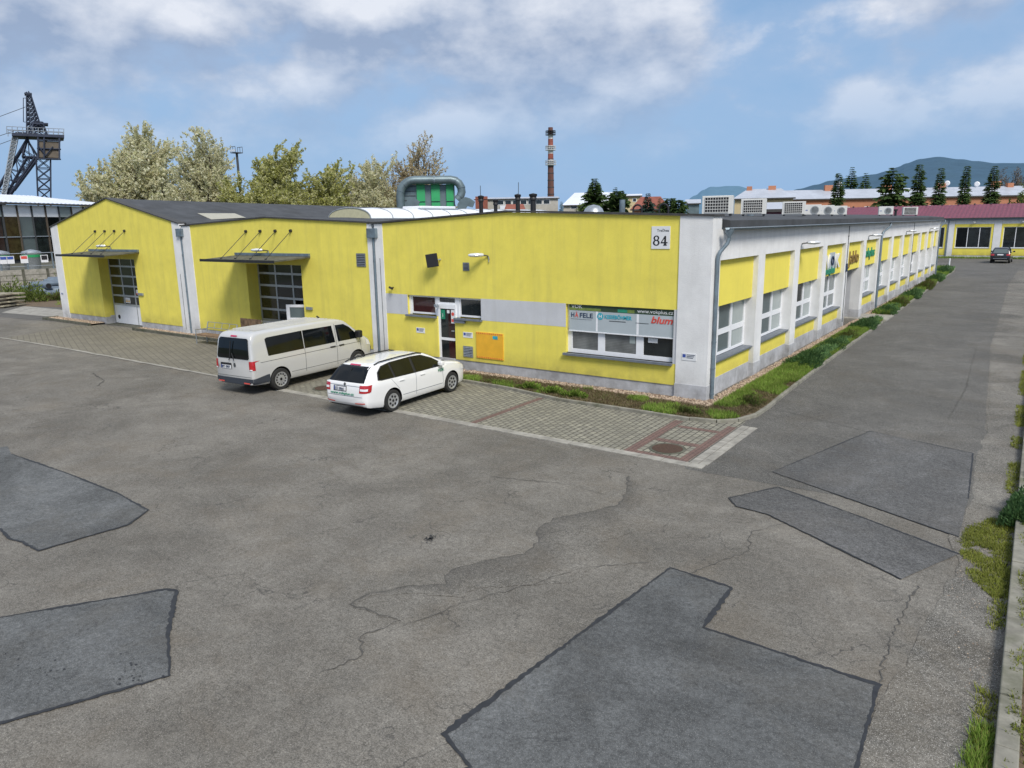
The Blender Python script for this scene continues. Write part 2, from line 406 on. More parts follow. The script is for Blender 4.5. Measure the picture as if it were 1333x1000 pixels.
mr = N(nt, 'ShaderNodeMapRange'); L(nt, sp.outputs['Z'], mr.inputs['Value'])
mr.inputs['From Min'].default_value = .08; mr.inputs['From Max'].default_value = .22
mr.inputs['To Min'].default_value = .12; mr.inputs['To Max'].default_value = 1
skyc = mixc(nt, 1.0, sky.outputs[0], (.075, .092, .102), 'MULTIPLY')
hz = N(nt, 'ShaderNodeMapRange'); L(nt, sp.outputs['Z'], hz.inputs['Value'])
hz.inputs['From Min'].default_value = -.02; hz.inputs['From Max'].default_value = .35
hz.inputs['To Min'].default_value = .95; hz.inputs['To Max'].default_value = .5
skyc = mixc(nt, hz.outputs[0], skyc, (.31, .50, .80))
body = ramp(nt, lit, .18, .86, (.31, .40, .57, 1), (.84, .87, .94, 1))
fac = math_(nt, 'MULTIPLY', math_(nt, 'MULTIPLY', dens, mr.outputs[0]), .88)
# thin veil between the heaps
veil = math_(nt, 'MULTIPLY', math_(nt, 'MULTIPLY', ramp(nt, c0, .40, .54), mr.outputs[0]), .6)
full = mixc(nt, veil, skyc, (.47, .58, .78))
full = mixc(nt, fac, full, body)
L(nt, full, bg.inputs['Color']); bg.inputs['Strength'].default_value = 1.0
sun = bpy.data.lights.new('sun', 'SUN'); so = bpy.data.objects.new('sun', sun); col.objects.link(so)
sun.energy = 3.6; sun.angle = R(20); sun.color = (1, .955, .88)
so.rotation_euler = (R(90 - SUN_EL), 0, R(180 - SUN_AZ))

# ------------------------------------------------------------------ ground
def sheet(pts, z): return MB().poly([(x, y, z) for x, y in pts])
def dense(pts, closed=True, step=.25, jit=.03, rnd=random):
    out = []
    n = len(pts)
    for i in range(n if closed else n - 1):
        a = Vector(pts[i]); b = Vector(pts[(i + 1) % n]); k = max(1, int((b - a).length / step))
        for j in range(k):
            p = a.lerp(b, j / k)
            if j: p += Vector((rnd.uniform(-jit, jit), rnd.uniform(-jit, jit)))
            out.append((p.x, p.y))
    if not closed: out.append(tuple(pts[-1]))
    return out
def ribbon(pts, w, z, wj=.3):
    mb = MB(); ps = [Vector(p) for p in pts]; vs = []
    for i, p in enumerate(ps):
        t = (ps[min(i + 1, len(ps) - 1)] - ps[max(i - 1, 0)]).normalized(); nrm = Vector((-t.y, t.x))
        lf = 1 + (.55 * mn.noise(Vector((p.x * 1.3, p.y * 1.3, w * 10))) * 2 if wj > .35 else 0); lf = max(.25, lf)
        a = w / 2 * lf * (1 + random.uniform(-wj, wj)); b = w / 2 * lf * (1 + random.uniform(-wj, wj))
        vs += [(p.x + nrm.x * a, p.y + nrm.y * a, z), (p.x - nrm.x * b, p.y - nrm.y * b, z)]
    mb.add(vs, [(2 * i, 2 * i + 2, 2 * i + 3, 2 * i + 1) for i in range(len(ps) - 1)])
    return mb
struct('ground', sheet([(-9000, -9000), (9000, -9000), (9000, 9000), (-9000, 9000)], -.03), 'grassland')
yard = MB()
struct('yard', sheet([(-56, -45), (8.1, -45), (8.1, 96), (8.1, 96.2), (-56, 96.2)], 0), 'asphalt')
struct('road', MB().poly([(x, y, .004) for x, y in dense([(1.2, -5.0), (1.9, -6.2), (7.9, -6.0), (7.9, -1), (7.2, 1), (6.6, 16), (6.5, 25), (6.1, 51), (6.3, 70), (30, 78), (30, 95.9), (-12, 95.9), (-12, 60), (.2, 60), (.2, 26), (1.4, 19), (1.4, 1)], jit=.012)]), 'asphalt_road')
struct('far_yard', sheet([(8.1, 66), (60, 66), (60, 96.2), (8.1, 96.2)], .001), 'asphalt_road')
# rough edge strip along the right kerb
struct('road_edge_strip', MB().poly([(x, y, .008) for x, y in dense([(6.55, -17), (6.9, -13), (7.2, -10), (7.35, -8.2), (7.1, -7.2), (7.3, -5), (7.2, -1.5), (7.25, 1), (6.95, 8), (6.6, 16), (6.5, 25), (6.1, 51), (6.25, 62), (8.02, 62), (8.02, -17)], jit=.05)]), 'gutterstrip')
# paving in front of the halls
struct('parking_paving', sheet([(-10.3, -5.75), (1.75, -5.75), (1.75, -1.6), (1.2, -.3), (-13, -.3), (-13, -5.75)], .009), 'paver')
struct('old_paving', sheet([(-36.2, -5.62), (-13.0, -5.72), (-13.0, -.3), (-38, -.3), (-38, -1.0)], .008), 'hexpaver')
struct('yard_corner', MB().poly([(x, y, .006) for x, y in [(-56, -2.2), (-44, -1.5), (-41, -.9), (-41, 3), (-43.0, 6), (-56, 6)]]), 'asphalt_road')
struct('concrete_apron', sheet([(-50.5, -.6), (-43.6, .15), (-43.6, 2.6), (-54, 2.2)], .011), 'conc_light')
kb = MB()
x = -13.0
while x < 2.1:
    x1 = min(x + random.uniform(.45, .75), 2.2); kb.box(x + .008, x1 - .008, -6.03 + random.uniform(-.012, .012), -5.76, .0, .018 + random.uniform(0, .006)); x = x1
struct('kerb_slabs', kb, 'conc_light')
struct('kerb_line', ribbon(dense([(-60, -7.2), (-36, -5.75), (-30, -5.62), (-17, -5.66), (-13, -5.76)], False, .6, .012), .17, .017), 'conc_light')
kb = MB(); y = -5.75
for k in range(9):
    for j in range(2): kb.box(1.80 + j * .22, 2.0 + j * .22, y + .006, y + .4, 0, .018 + random.uniform(0, .005))
    y += .41
struct('kerb_slabs_end', kb, 'conc_light')
rp = MB()
rp.poly([(-4.7, -5.74, .014), (-4.5, -5.74, .014), (-4.5, -2.2, .014), (-4.7, -2.2, .014)])
rp.poly([(.1, -5.74, .014), (.36, -5.74, .014), (.3, -2.45, .014), (.04, -2.45, .014)])
rp.poly([(1.5, -5.74, .014), (1.74, -5.74, .014), (1.74, -2.3, .014), (1.5, -2.3, .014)])
for a, b in ((-5.74, -5.55), (-4.55, -4.3), (-3.1, -2.9)): rp.poly([(.37, a, .0142), (1.49, a, .0142), (1.49, b, .0142), (.37, b, .0142)])
for k in range(7):
    rp.poly([(-9 + .0, -5.74 + k * 0, .013)] * 3) if False else None
struct('red_paving_bands', rp, 'redpaver')
for (mx_, my_, lab) in ((.95, -5.05, 'round rusty manhole cover set in the red paving near the building corner'), (-11.75, -4.9, 'round rusty manhole cover between the van and the white estate car')):
    t = empty('manhole_cover', (mx_, my_, 0), lab, 'manhole cover', 'manhole covers in the paving')
    MB().lathe([(.001, .026), (.37, .026), (.37, .0)], (mx_, my_, 0), n=32).build('lid', 'cast', t)
    MB().lathe([(.375, 0), (.375, .022), (.45, .022), (.45, 0)], (mx_, my_, 0), n=32).build('rim', 'conc_dark', t)

# asphalt repair patches with sealed joints
def patch(pts, mat, seal_edges=None, w=.07, z=.012, name='asphalt_patch'):
    rnd = random
    struct(name, sheet(dense(pts, True, .3, .008), z), mat)
    segs = seal_edges if seal_edges is not None else [list(range(len(pts))) + [0]]
    mb = MB()
    for s in segs:
        rb = ribbon(dense([pts[i] for i in s], False, .06, .007), w * .9, z + .005, .45); mb.add(rb.v, rb.f)
    struct('joint_seal', mb, 'seal')
patch([(3.05, -17.6), (3.67, -16.18), (3.12, -15.96), (3.57, -10.91), (4.6, -11.01), (4.66, -12.32), (6.85, -12.38), (6.91, -13.97), (6.8, -18.2), (3.1, -18.4)], 'patch', [[0, 1, 2, 3, 4, 5, 6, 7, 8]], .06, .012)
patch([(3.58, -7.79), (3.31, -7.43), (3.95, -6.28), (5.6, -7.0), (7.31, -7.83), (6.67, -9.31), (4.19, -7.85)], 'patch_light', [[6, 0, 1, 2, 3, 4], [5, 6], ], .036, .013)
patch([(3.57, -5.39), (4.76, -.8), (7.1, -1.55), (7.24, -4.92), (7.25, -7.07)], 'patch_light', [[4, 0], [1, 0], [1, 2, 3]], .026, .0125)
patch([(-13.5, -14.0), (-12.61, -14.24), (-9.62, -14.15), (-7.43, -14.17), (-6.02, -14.31), (-5.63, -14.91), (-5.82, -16.38), (-6.5, -16.38), (-6.78, -16.45), (-7.5, -16.36), (-9, -17), (-14, -16)], 'patch', [[1, 2, 3, 4, 5, 6, 7, 8, 9]], .045)
patch([(-7, -19.5), (-3.82, -17.7), (-2.59, -15.88), (-2.42, -15.82), (-1.34, -16.57), (-.42, -17.08), (-1.17, -18.67), (-3, -20.5)], 'patch', [[1, 2, 3, 4, 5, 6]], .05)
# worn overlay: dark crumbling edge, fading into the yard asphalt
edge = dense([(1.04, -7.32), (1.45, -8.23), (1.62, -8.92), (1.44, -9.33), (1.25, -9.69), (.91, -10.22), (1.0, -10.92), (1.22, -11.19), (1.33, -11.79), (.96, -12.3), (.7, -12.82), (.71, -13.13), (.92, -13.32), (.37, -13.81), (.11, -14.24), (.13, -14.58), (.7, -14.57), (1.07, -14.51)], False, .1, .035)
vs = []; fs = []; wts = []
K = 6
for i, (ex, ey) in enumerate(edge):
    dirn = Vector((1.0, -.35)).normalized(); Wd = (1.5 * math.sin(math.pi * min(1, i / len(edge) * 1.15 + .02)) + .2) * (1 - .75 * max(0, i - .6 * len(edge)) / (.4 * len(edge)))
    for k in range(K):
        t_ = k / (K - 1); vs.append((ex + dirn.x * t_ * Wd * .8, ey + dirn.y * t_ * Wd * .8, .006)); wts.append((1 - t_) ** 1.3 * .8)
for i in range(len(edge) - 1):
    for k in range(K - 1): fs.append((i * K + k, i * K + k + 1, (i + 1) * K + k + 1, (i + 1) * K + k))
mbw = MB(); mbw.add(vs, fs); wo = struct('worn_overlay', mbw, 'asphalt')
at = wo.data.attributes.new('worn', 'FLOAT', 'POINT'); at.data.foreach_set('value', wts)
struct('overlay_edge', ribbon(edge, .02, .009, .9), 'crackfill')
for pts, wd in (([(3.9, -10.9), (4.4, -9.6), (4.2, -8.8), (4.6, -8.1)], .018), ([(1.2, -14.6), (1.5, -13.6), (2.1, -12.4), (2.4, -11.7), (3.2, -10.9)], .014), ([(1.07, -14.5), (.9, -15.1), (1.25, -15.4), (1.1, -16.0)], .022), ([(6.9, -9.4), (6.8, -11), (6.85, -12.3)], .02),
                ([(-1.5, -9.0), (.2, -8.5), (1.1, -8.6)], .012), ([(6.3, 1.6), (6.4, 6), (6.2, 12), (6.1, 16)], .016), ([(2.2, .2), (4.8, -.9), (5.6, -1.1)], .02), ([(-22, -7.9), (-20, -8.4), (-19.2, -9)], .05)):
    struct('crack', ribbon(dense(pts, False, .08, .035), wd * .7, .011, .8), 'crackfill')
sp_ = MB()
for i in range(110):
    a = random.uniform(0, 6.28); rr = random.gauss(0, .07); cx_, cy_ = -.42 + rr * math.cos(a), -12.2 + rr * math.sin(a) * 1.6
    s_ = random.uniform(.005, .016); sp_.poly([(cx_ + s_ * math.cos(k * 1.05 + a), cy_ + s_ * math.sin(k * 1.05 + a), .0125) for k in range(6)])
for (qx, qy, n_, sg) in ((-.9, -17.3, 26, .25), (-1.9, -17.9, 26, .3)):
    for i in range(n_):
        cx_, cy_ = random.gauss(qx, sg), random.gauss(qy, sg * .5); s_ = random.uniform(.005, .022)
        sp_.poly([(cx_ + s_ * math.cos(k * 1.05), cy_ + s_ * math.sin(k * 1.05) * random.uniform(.5, 1), .0185) for k in range(6)])
struct('oil_spots', sp_, 'seal')

# planting strip along the building, kerbs
kerbA = [(-9.3, -1.5), (-6, -1.78), (-4, -2.2), (-1.8, -2.26), (.39, -2.26), (1.1, -2.12), (1.55, -1.7), (1.8, -.9), (1.82, .3), (1.74, 2), (1.62, 6.7), (1.52, 14), (1.46, 22.3)]
kerbB = [(1.42, 25.0), (1.3, 35), (1.1, 50), (.95, 66), (.7, 70.5), (.1, 72.5), (-1.2, 73)]
def inset_poly(k, z, inner): return MB().poly([(x, y, z) for x, y in k] + [(x, y, z) for x, y in inner])
def kerb(pts, wd, h, label):
    # separate kerb stones
    ps = dense(pts, False, .98, 0)
    mb = MB()
    for i in range(len(ps) - 1):
        a, b = Vector(ps[i]), Vector(ps[i + 1]); t_ = (b - a).normalized(); n_ = Vector((-t_.y, t_.x)) * wd / 2
        a2 = a + t_ * .005; b2 = b - t_ * .005; dz = random.uniform(-.008, .008)
        q = [a2 + n_, b2 + n_, b2 - n_, a2 - n_]
        mb.add([(p.x, p.y, -.02) for p in q] + [(p.x, p.y, h + dz) for p in q], [(0, 3, 2, 1), (4, 5, 6, 7), (0, 1, 5, 4), (1, 2, 6, 5), (2, 3, 7, 6), (3, 0, 4, 7)])
    return one('kerb', mb, 'conc_mossy', label, 'kerb', bevel=.012)
kerb(kerbA, .11, .10, 'weathered concrete kerb curving round the planting strip at the building corner')
kerb(kerbB, .11, .10, 'weathered concrete kerb along the far planting strip past the entrance path')
struct('planting_bed', inset_poly(kerbA, .06, [(.05, 22.3), (.05, .05), (-9.3, .05)]), 'soil')
struct('planting_bed_far', inset_poly(kerbB, .06, [(-1.2, 59.4), (.05, 59.2), (.05, 25.0)]), 'soil')
struct('entrance_path', MB().box(-1.9, 1.52, 22.36, 24.94, -.02, .07), 'conc_light')
mbk = MB().box(-43.3, -37.15, -.95, -.83, -.02, .16).box(-43.3, -43.18, -.83, 0, -.02, .16); one('kerb', mbk, 'conc_dark', 'dark mossy kerb before the left hall wall, left of its loading door', 'kerb', bevel=.015)
struct('gravel_bed', sheet([(-43.18, -.83), (-37.15, -.83), (-37.15, 0), (-43.18, 0)], .10), 'stones')
mbk = MB().box(-32.9, -23.0, -.62, -.50, -.02, .15); one('kerb', mbk, 'conc_dark', 'dark mossy kerb running along the wall behind the bench', 'kerb', bevel=.015)
struct('gravel_bed_middle', sheet([(-32.9, -.5), (-23.0, -.5), (-23.0, 0), (-32.9, 0)], .10), 'stones')
mbk = MB().box(-18.6, -11.0, -.62, -.50, -.02, .12); one('kerb', mbk, 'conc_dark', 'dark kerb at the wall foot ahead of the silver van', 'kerb', bevel=.015)

# right-hand kerb, verge
kr = MB(); y = -19.0
while y < 66:
    y1 = y + 1.0
    kr.box(8.03, 8.24, y + .006, y1 - .006, -.05, .16 + random.uniform(-.006, .006)); y = y1
one('kerb', kr, 'conc_mossy', 'tall concrete kerb along the right edge of the road', 'kerb', bevel=.015)
struct('verge', sheet([(8.24, -30), (30, -30), (30, 66), (8.24, 66)], .09), 'soil')
struct('cobbled_path', sheet([(8.55, -30), (8.95, -14.5), (9.6, -9.0), (12, -9), (12, -30)], .10), 'cobble')

# scattered small stuff
def stuff(name, mb, mat, label=None, cat=None):
    o = mb.build(name, mat); o['kind'] = 'stuff'; o['label'] = label or name; o['category'] = cat or name.split('_')[-1]; return o
def in_poly(x, y, p):
    c = False; j = len(p) - 1
    for i in range(len(p)):
        if (p[i][1] > y) != (p[j][1] > y) and x < (p[j][0] - p[i][0]) * (y - p[i][1]) / (p[j][1] - p[i][1]) + p[i][0]: c = not c
        j = i
    return c
def pt_in(poly):
    xs = [p[0] for p in poly]; ys = [p[1] for p in poly]
    while True:
        x, y = random.uniform(min(xs), max(xs)), random.uniform(min(ys), max(ys))
        if in_poly(x, y, poly): return x, y
def pebbles(poly, n, z, s=(.02, .05)):
    mb = MB()
    for _ in range(n):
        x, y = pt_in(poly); q = random.uniform(*s); a = random.uniform(0, 3)
        c, d = math.cos(a) * q, math.sin(a) * q; h = q * random.uniform(.6, 1.1)
        mb.add([(x + c, y + d, z), (x - d, y + c, z), (x - c, y - d, z), (x + d, y - c, z), (x, y, z + h)], [(0, 1, 4), (1, 2, 4), (2, 3, 4), (3, 0, 4)])
    return mb
def m_pebble():
    m, nt, bs = new_mat('pebble stones'); g = N(nt, 'ShaderNodeNewGeometry')
    r_ = ramp(nt, g.outputs['Random Per Island'], 0, 1, (.18, .12, .085, 1), (.50, .40, .30, 1)); L(nt, r_, bs.inputs['Base Color']); bs.inputs['Roughness'].default_value = .9; return m
M['pebble'] = m_pebble()
def blades(poly, n, z, h=(.06, .16), w=.012, lean=.6, mask=None, per=5):
    mb = MB(); k = 0
    while k < n:
        x, y = pt_in(poly)
        if mask and not mask(x, y): k += .2; continue
        k += 1
        for _ in range(per):
            a = random.uniform(0, 6.28); hh = random.uniform(*h); l = random.uniform(.1, lean) * hh
            bx, by = x + random.uniform(-.05, .05), y + random.uniform(-.05, .05); c, s_ = math.cos(a), math.sin(a)
            mb.add([(bx - s_ * w, by + c * w, z), (bx + s_ * w, by - c * w, z), (bx + c * l, by + s_ * l, z + hh)], [(0, 1, 2)])
    return mb
import mathutils.noise as mn
def nz(x, y, s, o=0): return mn.noise(Vector((x * s + o, y * s, 0)))
bedA = kerbA + [(.05, 22.3), (.05, .05), (-9.3, .05)]
bedB = kerbB + [(-1.2, 59.4), (.05, 59.2), (.05, 25.0)]
stuff('wall_foot_pebbles', pebbles([(-13.4, -.02), (0.02, -.04), (.03, 22.2), (.38, 22.2), (.42, -.55), (-8, -.42), (-13.4, -.42)], 4200, .06), 'pebble', 'tan pebbles along the foot of the yellow wall', 'pebbles')
stuff('gravel_pebbles', pebbles([(-43.1, -.8), (-37.2, -.8), (-37.2, -.03), (-43.1, -.03)], 900, .1, (.03, .06)), 'pebble', 'reddish pebbles in the bed by the left hall', 'pebbles')
stuff('gravel_pebbles', pebbles([(-32.8, -.48), (-23, -.48), (-23, -.03), (-32.8, -.03)], 800, .1, (.03, .06)), 'pebble', 'reddish pebbles in the bed behind the bench', 'pebbles')
stuff('gravel_pebbles', pebbles([(.04, 25), (.5, 25), (.5, 58), (.04, 58)], 2500, .06, (.03, .06)), 'pebble', 'tan pebbles along the far side wall', 'pebbles')
gA = [(-9.1, -1.3), (-4, -2.05), (.35, -2.15), (1.0, -2.0), (1.45, -1.6), (1.7, -.7), (1.7, 1), (1.5, 8), (1.38, 22.2), (.42, 22.2), (.45, .2), (.4, -.75), (-4, -.5), (-9.1, -.45)]
stuff('grass', blades(gA, 21000, .06, (.05, .15), .010, .8, lambda x, y: nz(x, y, .9) > (.10 if y < 0 else (-.15 if y < 4 else -.8))), 'grass', 'fresh green grass in the planting strip', 'grass')
stuff('dry_grass', blades(gA, 7500, .06, (.02, .09), .009, 1.2, lambda x, y: nz(x, y, .9) < (.2 if y < 0 else (.0 if y < 4 else -.35))), 'drygrass', 'dry brown grass and litter in the planting strip', 'dry grass')
gB = [(1.32, 25.2), (1.0, 50), (.85, 66), (.6, 70.3), (0, 72.2), (-1.1, 72.8), (-1.1, 59.6), (.5, 59), (.4, 25.2)]
stuff('grass', blades(gB, 9000, .06, (.10, .26), .022, .8), 'grass', 'grass in the far strip beside the road', 'grass')
# moss and weeds at the right edge
stuff('moss', blades([(7.5, -8.6), (7.28, -7.3), (7.35, -6.5), (7.62, -5.9), (8.02, -5.5), (8.02, -9.6), (7.85, -9.2)], 2100, .005, (.015, .05), .008, 1.5, lambda x, y: nz(x, y, 2.2, 3) + .35 * nz(x, y, 7, 1) > -.22 + .5 * max(0, 7.62 - x), 6), 'moss', 'yellow green moss spreading over the asphalt by the right kerb', 'moss')
stuff('moss_line', blades([(7.84, -14.4), (8.02, -14.4), (8.02, 40), (7.80, 40)], 3600, .005, (.02, .09), .008, 1.5, lambda x, y: nz(x, y, .5, 4) > -.12, 5), 'moss', 'thin line of moss at the foot of the right kerb', 'moss')
stuff('grass_tuft', blades([(7.72, -13.9), (7.98, -13.7), (8.02, -12.6), (7.85, -12.5)], 260, .005, (.05, .14), .007, .9, None, 6), 'grass', 'grass tuft growing at the right kerb near the camera', 'grass')
stuff('verge_plants', blades([(8.27, -14), (8.6, -14), (9.6, -9), (11, 0), (11, 30), (8.27, 30)], 5200, .09, (.05, .2), .014, .9, lambda x, y: nz(x, y, .7) > -.2, 6), 'grass', 'leafy ground cover behind the right kerb', 'ground cover')
stuff('kerb_moss', blades([(8.14, -14), (8.27, -14), (8.27, 30), (8.14, 30)], 900, .158, (.01, .06), .008, 1.4, lambda x, y: nz(x, y, 1.1, 2) > .0, 5), 'moss', 'patches of moss on top of the right kerb', 'moss')
stuff('verge_moss', blades([(8.24, -14), (8.6, -14), (8.6, 30), (8.24, 30)], 1500, .09, (.02, .08), .012, 1.2, None, 6), 'moss', 'mossy weeds behind the right kerb', 'ground cover')
stuff('pebble_litter', pebbles([(7.3, -9.6), (7.4, -6.2), (8.0, -5.5), (8.0, -14)], 260, .005, (.006, .016)), 'pebble', 'loose grit beside the moss', 'grit')

# ------------------------------------------------------------------ shrubs
def shrub_mesh(rx, ry, h, n, leaf=.06, z=0, up=.5):
    mb = MB()
    for _ in range(n):
        a = random.uniform(0, 6.28); rr = math.sqrt(random.random()); t_ = random.uniform(.1, 1) * (.7 + .5 * mn.noise(Vector((rr * math.cos(a) * 3, rr * math.sin(a) * 3 * ry / rx, h * 9))))
        lump = 1 + .3 * math.sin(3 * a + rx * 7) + .2 * math.sin(7 * a) + random.uniform(-.12, .12)
        zz_ = h * math.sqrt(max(0, 1 - rr * rr)) * t_ * (1 + .2 * math.sin(5 * a + 9 * rr))
        x, y = rx * rr * lump * math.cos(a), ry * rr * lump * math.sin(a)
        d = Vector((math.cos(a) * rr + random.uniform(-.6, .6), math.sin(a) * rr + random.uniform(-.6, .6), up + random.random())).normalized()
        s_ = d.cross(Vector((random.random(), random.random(), .3))).normalized() * leaf * .28
        p = Vector((x, y, z + zz_)); l = leaf * random.uniform(.7, 1.5)
        mb.add([p - s_, p + s_, p + d * l + s_ * .4, p + d * l - s_ * .4], [(0, 1, 2, 3)])
    return mb
def shrub(x, y, rx, ry, h, n, mat, label, leaf=.07, group='low shrubs in the planting strips'):
    t = empty('shrub', (x, y, .05), label, 'shrub', group)
    shrub_mesh(rx, ry, h, n, leaf).build('foliage', mat, t, world=False)
    st = MB()
    for k in range(5):
        a = k * 1.256; st.tube([(0, 0, 0), (rx * .5 * math.cos(a), ry * .5 * math.sin(a), h * .4)], .012, 5)
    st.build('stems', 'bark', t, world=False)
shrub(1.0, 9.0, .52, 2.4, .34, 6500, 'shrub', 'large blue green juniper mound halfway along the near strip', .09)
shrub(1.0, 13.0, .48, 1.9, .26, 3400, 'shrub', 'smaller juniper mound just beyond the large one')
shrub(1.0, 15.6, .42, 1.3, .22, 2200, 'heath', 'reddish green ground shrub in the middle of the near strip')
shrub(1.0, 20.2, .48, 2.0, .34, 3800, 'shrub', 'dense green shrub right before the entrance path', .1)
shrub(.9, 27.2, .52, 2.2, .34, 3000, 'shrub', 'dark green shrub right beyond the entrance path', .1)
shrub(.9, 31.5, .45, 2.0, .42, 2400, 'heath', 'brownish low shrub second beyond the entrance path', .1)
shrub(.9, 37.5, .5, 2.6, .5, 2400, 'shrub', 'long dark green shrub in the far strip opposite the downpipe', .12)
shrub(.85, 45.5, .5, 3.0, .55, 2400, 'heath', 'long olive shrub in the far part of the strip', .12)
shrub(.7, 54, .5, 3.0, .5, 2200, 'shrub', 'green shrub close to the far end of the hall', .14)
shrub(.3, 65.5, .6, 3.5, .6, 2200, 'shrub', 'last shrub in the strip near the white post', .15)
shrub(8.18, -5.5, .33, .72, .46, 7500, 'shrub', 'grey green bush spilling over the right kerb', .06, 'bushes behind the right kerb')
shrub(8.5, -2.6, .3, 1.0, .5, 3500, 'shrub', 'bush behind the right kerb beyond the spilling one', .08, 'bushes behind the right kerb')
shrub(-.05, -1.55, .5, .3, .14, 1200, 'heath', 'withered brown tuft in front of the building corner', .07)
shrub(1.15, .6, .35, .7, .16, 1600, 'heath', 'withered brown shrub beside the corner of the building', .07)
shrub(-6.9, -1.25, .6, .25, .1, 900, 'heath', 'withered brown plant under the orange panel', .07)
for i, (x, y) in enumerate([(-5.6, -1.35), (-4.6, -1.5), (-3.7, -1.6)]):
    shrub(x, y, .36, .24, .2, 900, 'grass', ['small fresh green clump left of three below the band', 'middle of three small fresh green clumps by the wall', 'rightmost of three small fresh green clumps by the wall'][i], .08)

# ------------------------------------------------------------------ halls
def facade(mb, x0, x1, top, ops, y=0, t=.3, z0=.42):
    """slab with rectangular openings; top = list of (x,z) outline between x0 and x1"""
    def zt(x):
        for (a, za), (b, zb) in zip(top, top[1:]):
            if a <= x <= b: return za + (zb - za) * (x - a) / (b - a)
        return top[-1][1]
    xs = sorted(set([x0, x1] + [p[0] for p in top if x0 < p[0] < x1] + [e for o in ops for e in o[:2]]))
    for a, b in zip(xs, xs[1:]):
        m_ = (a + b) / 2
        cuts = sorted([(o[2], o[3]) for o in ops if o[0] <= m_ <= o[1]])
        z = z0
        for c0, c1 in cuts:
            if c0 > z: mb.box(a, b, y, y + t, z, c0)
            z = max(z, c1)
        mb.add([(a, y, z), (b, y, z), (b, y + t, z), (a, y + t, z), (a, y, zt(a)), (b, y, zt(b)), (b, y + t, zt(b)), (a, y + t, zt(a))],
               [(0, 3, 2, 1), (4, 5, 6, 7), (0, 1, 5, 4), (1, 2, 6, 5), (2, 3, 7, 6), (3, 0, 4, 7)])
    return mb
def coping(pts, parent, th=.06):
    mb = MB()
    for (a, za), (b, zb) in zip(pts, pts[1:]):
        mb.add([(a, -.07, za), (b, -.07, zb), (b, .42, zb), (a, .42, za), (a, -.07, za + th), (b, -.07, zb + th), (b, .42, zb + th), (a, .42, za + th)],
               [(0, 3, 2, 1), (4, 5, 6, 7), (0, 1, 5, 4), (1, 2, 6, 5), (2, 3, 7, 6), (3, 0, 4, 7)])
    mb.build('coping', 'coping', parent)
def slats(mb, x0, x1, z0, z1, y, n):
    mb.box(x0, x1, y - .02, y, z0, z0 + .03).box(x0, x1, y - .02, y, z1 - .03, z1).box(x0, x0 + .03, y - .02, y, z0 + .03, z1 - .03).box(x1 - .03, x1, y - .02, y, z0 + .03, z1 - .03)
    for i in range(n):
        z = z0 + .03 + (z1 - z0 - .06) * (i + .3) / n
        mb.add([(x0 + .03, y - .035, z), (x1 - .03, y - .035, z), (x1 - .03, y - .003, z + (z1 - z0) / n * .5), (x0 + .03, y - .003, z + (z1 - z0) / n * .5)], [(0, 1, 2, 3)])
def vent(parent, x0, x1, z0, z1, n=7, mat='sill'):
    b = MB().box(x0 + .01, x1 - .01, -.004, .0, z0 + .01, z1 - .01).build('vent', 'darkgrey', parent)
    mb = MB(); slats(mb, x0, x1, z0, z1, -.005, n); mb.build('grille', mat, b)
def downpipe(parent, path, r=.055, hopper=None):
    o = MB().tube(path, r, 10).build('downpipe', 'zinc', parent, smooth=True)
    a = Vector(path[-1]); b = Vector(path[-2])
    for k in range(3):
        p = a.lerp(b, .08 + .36 * k); MB().lathe([(r + .002, -.02), (r + .012, -.02), (r + .012, .02), (r + .002, .02)], p, n=10).build('bracket', 'zinc', o)
    if hopper: MB().box(*hopper).build('hopper', 'zinc', o, bevel=.015)
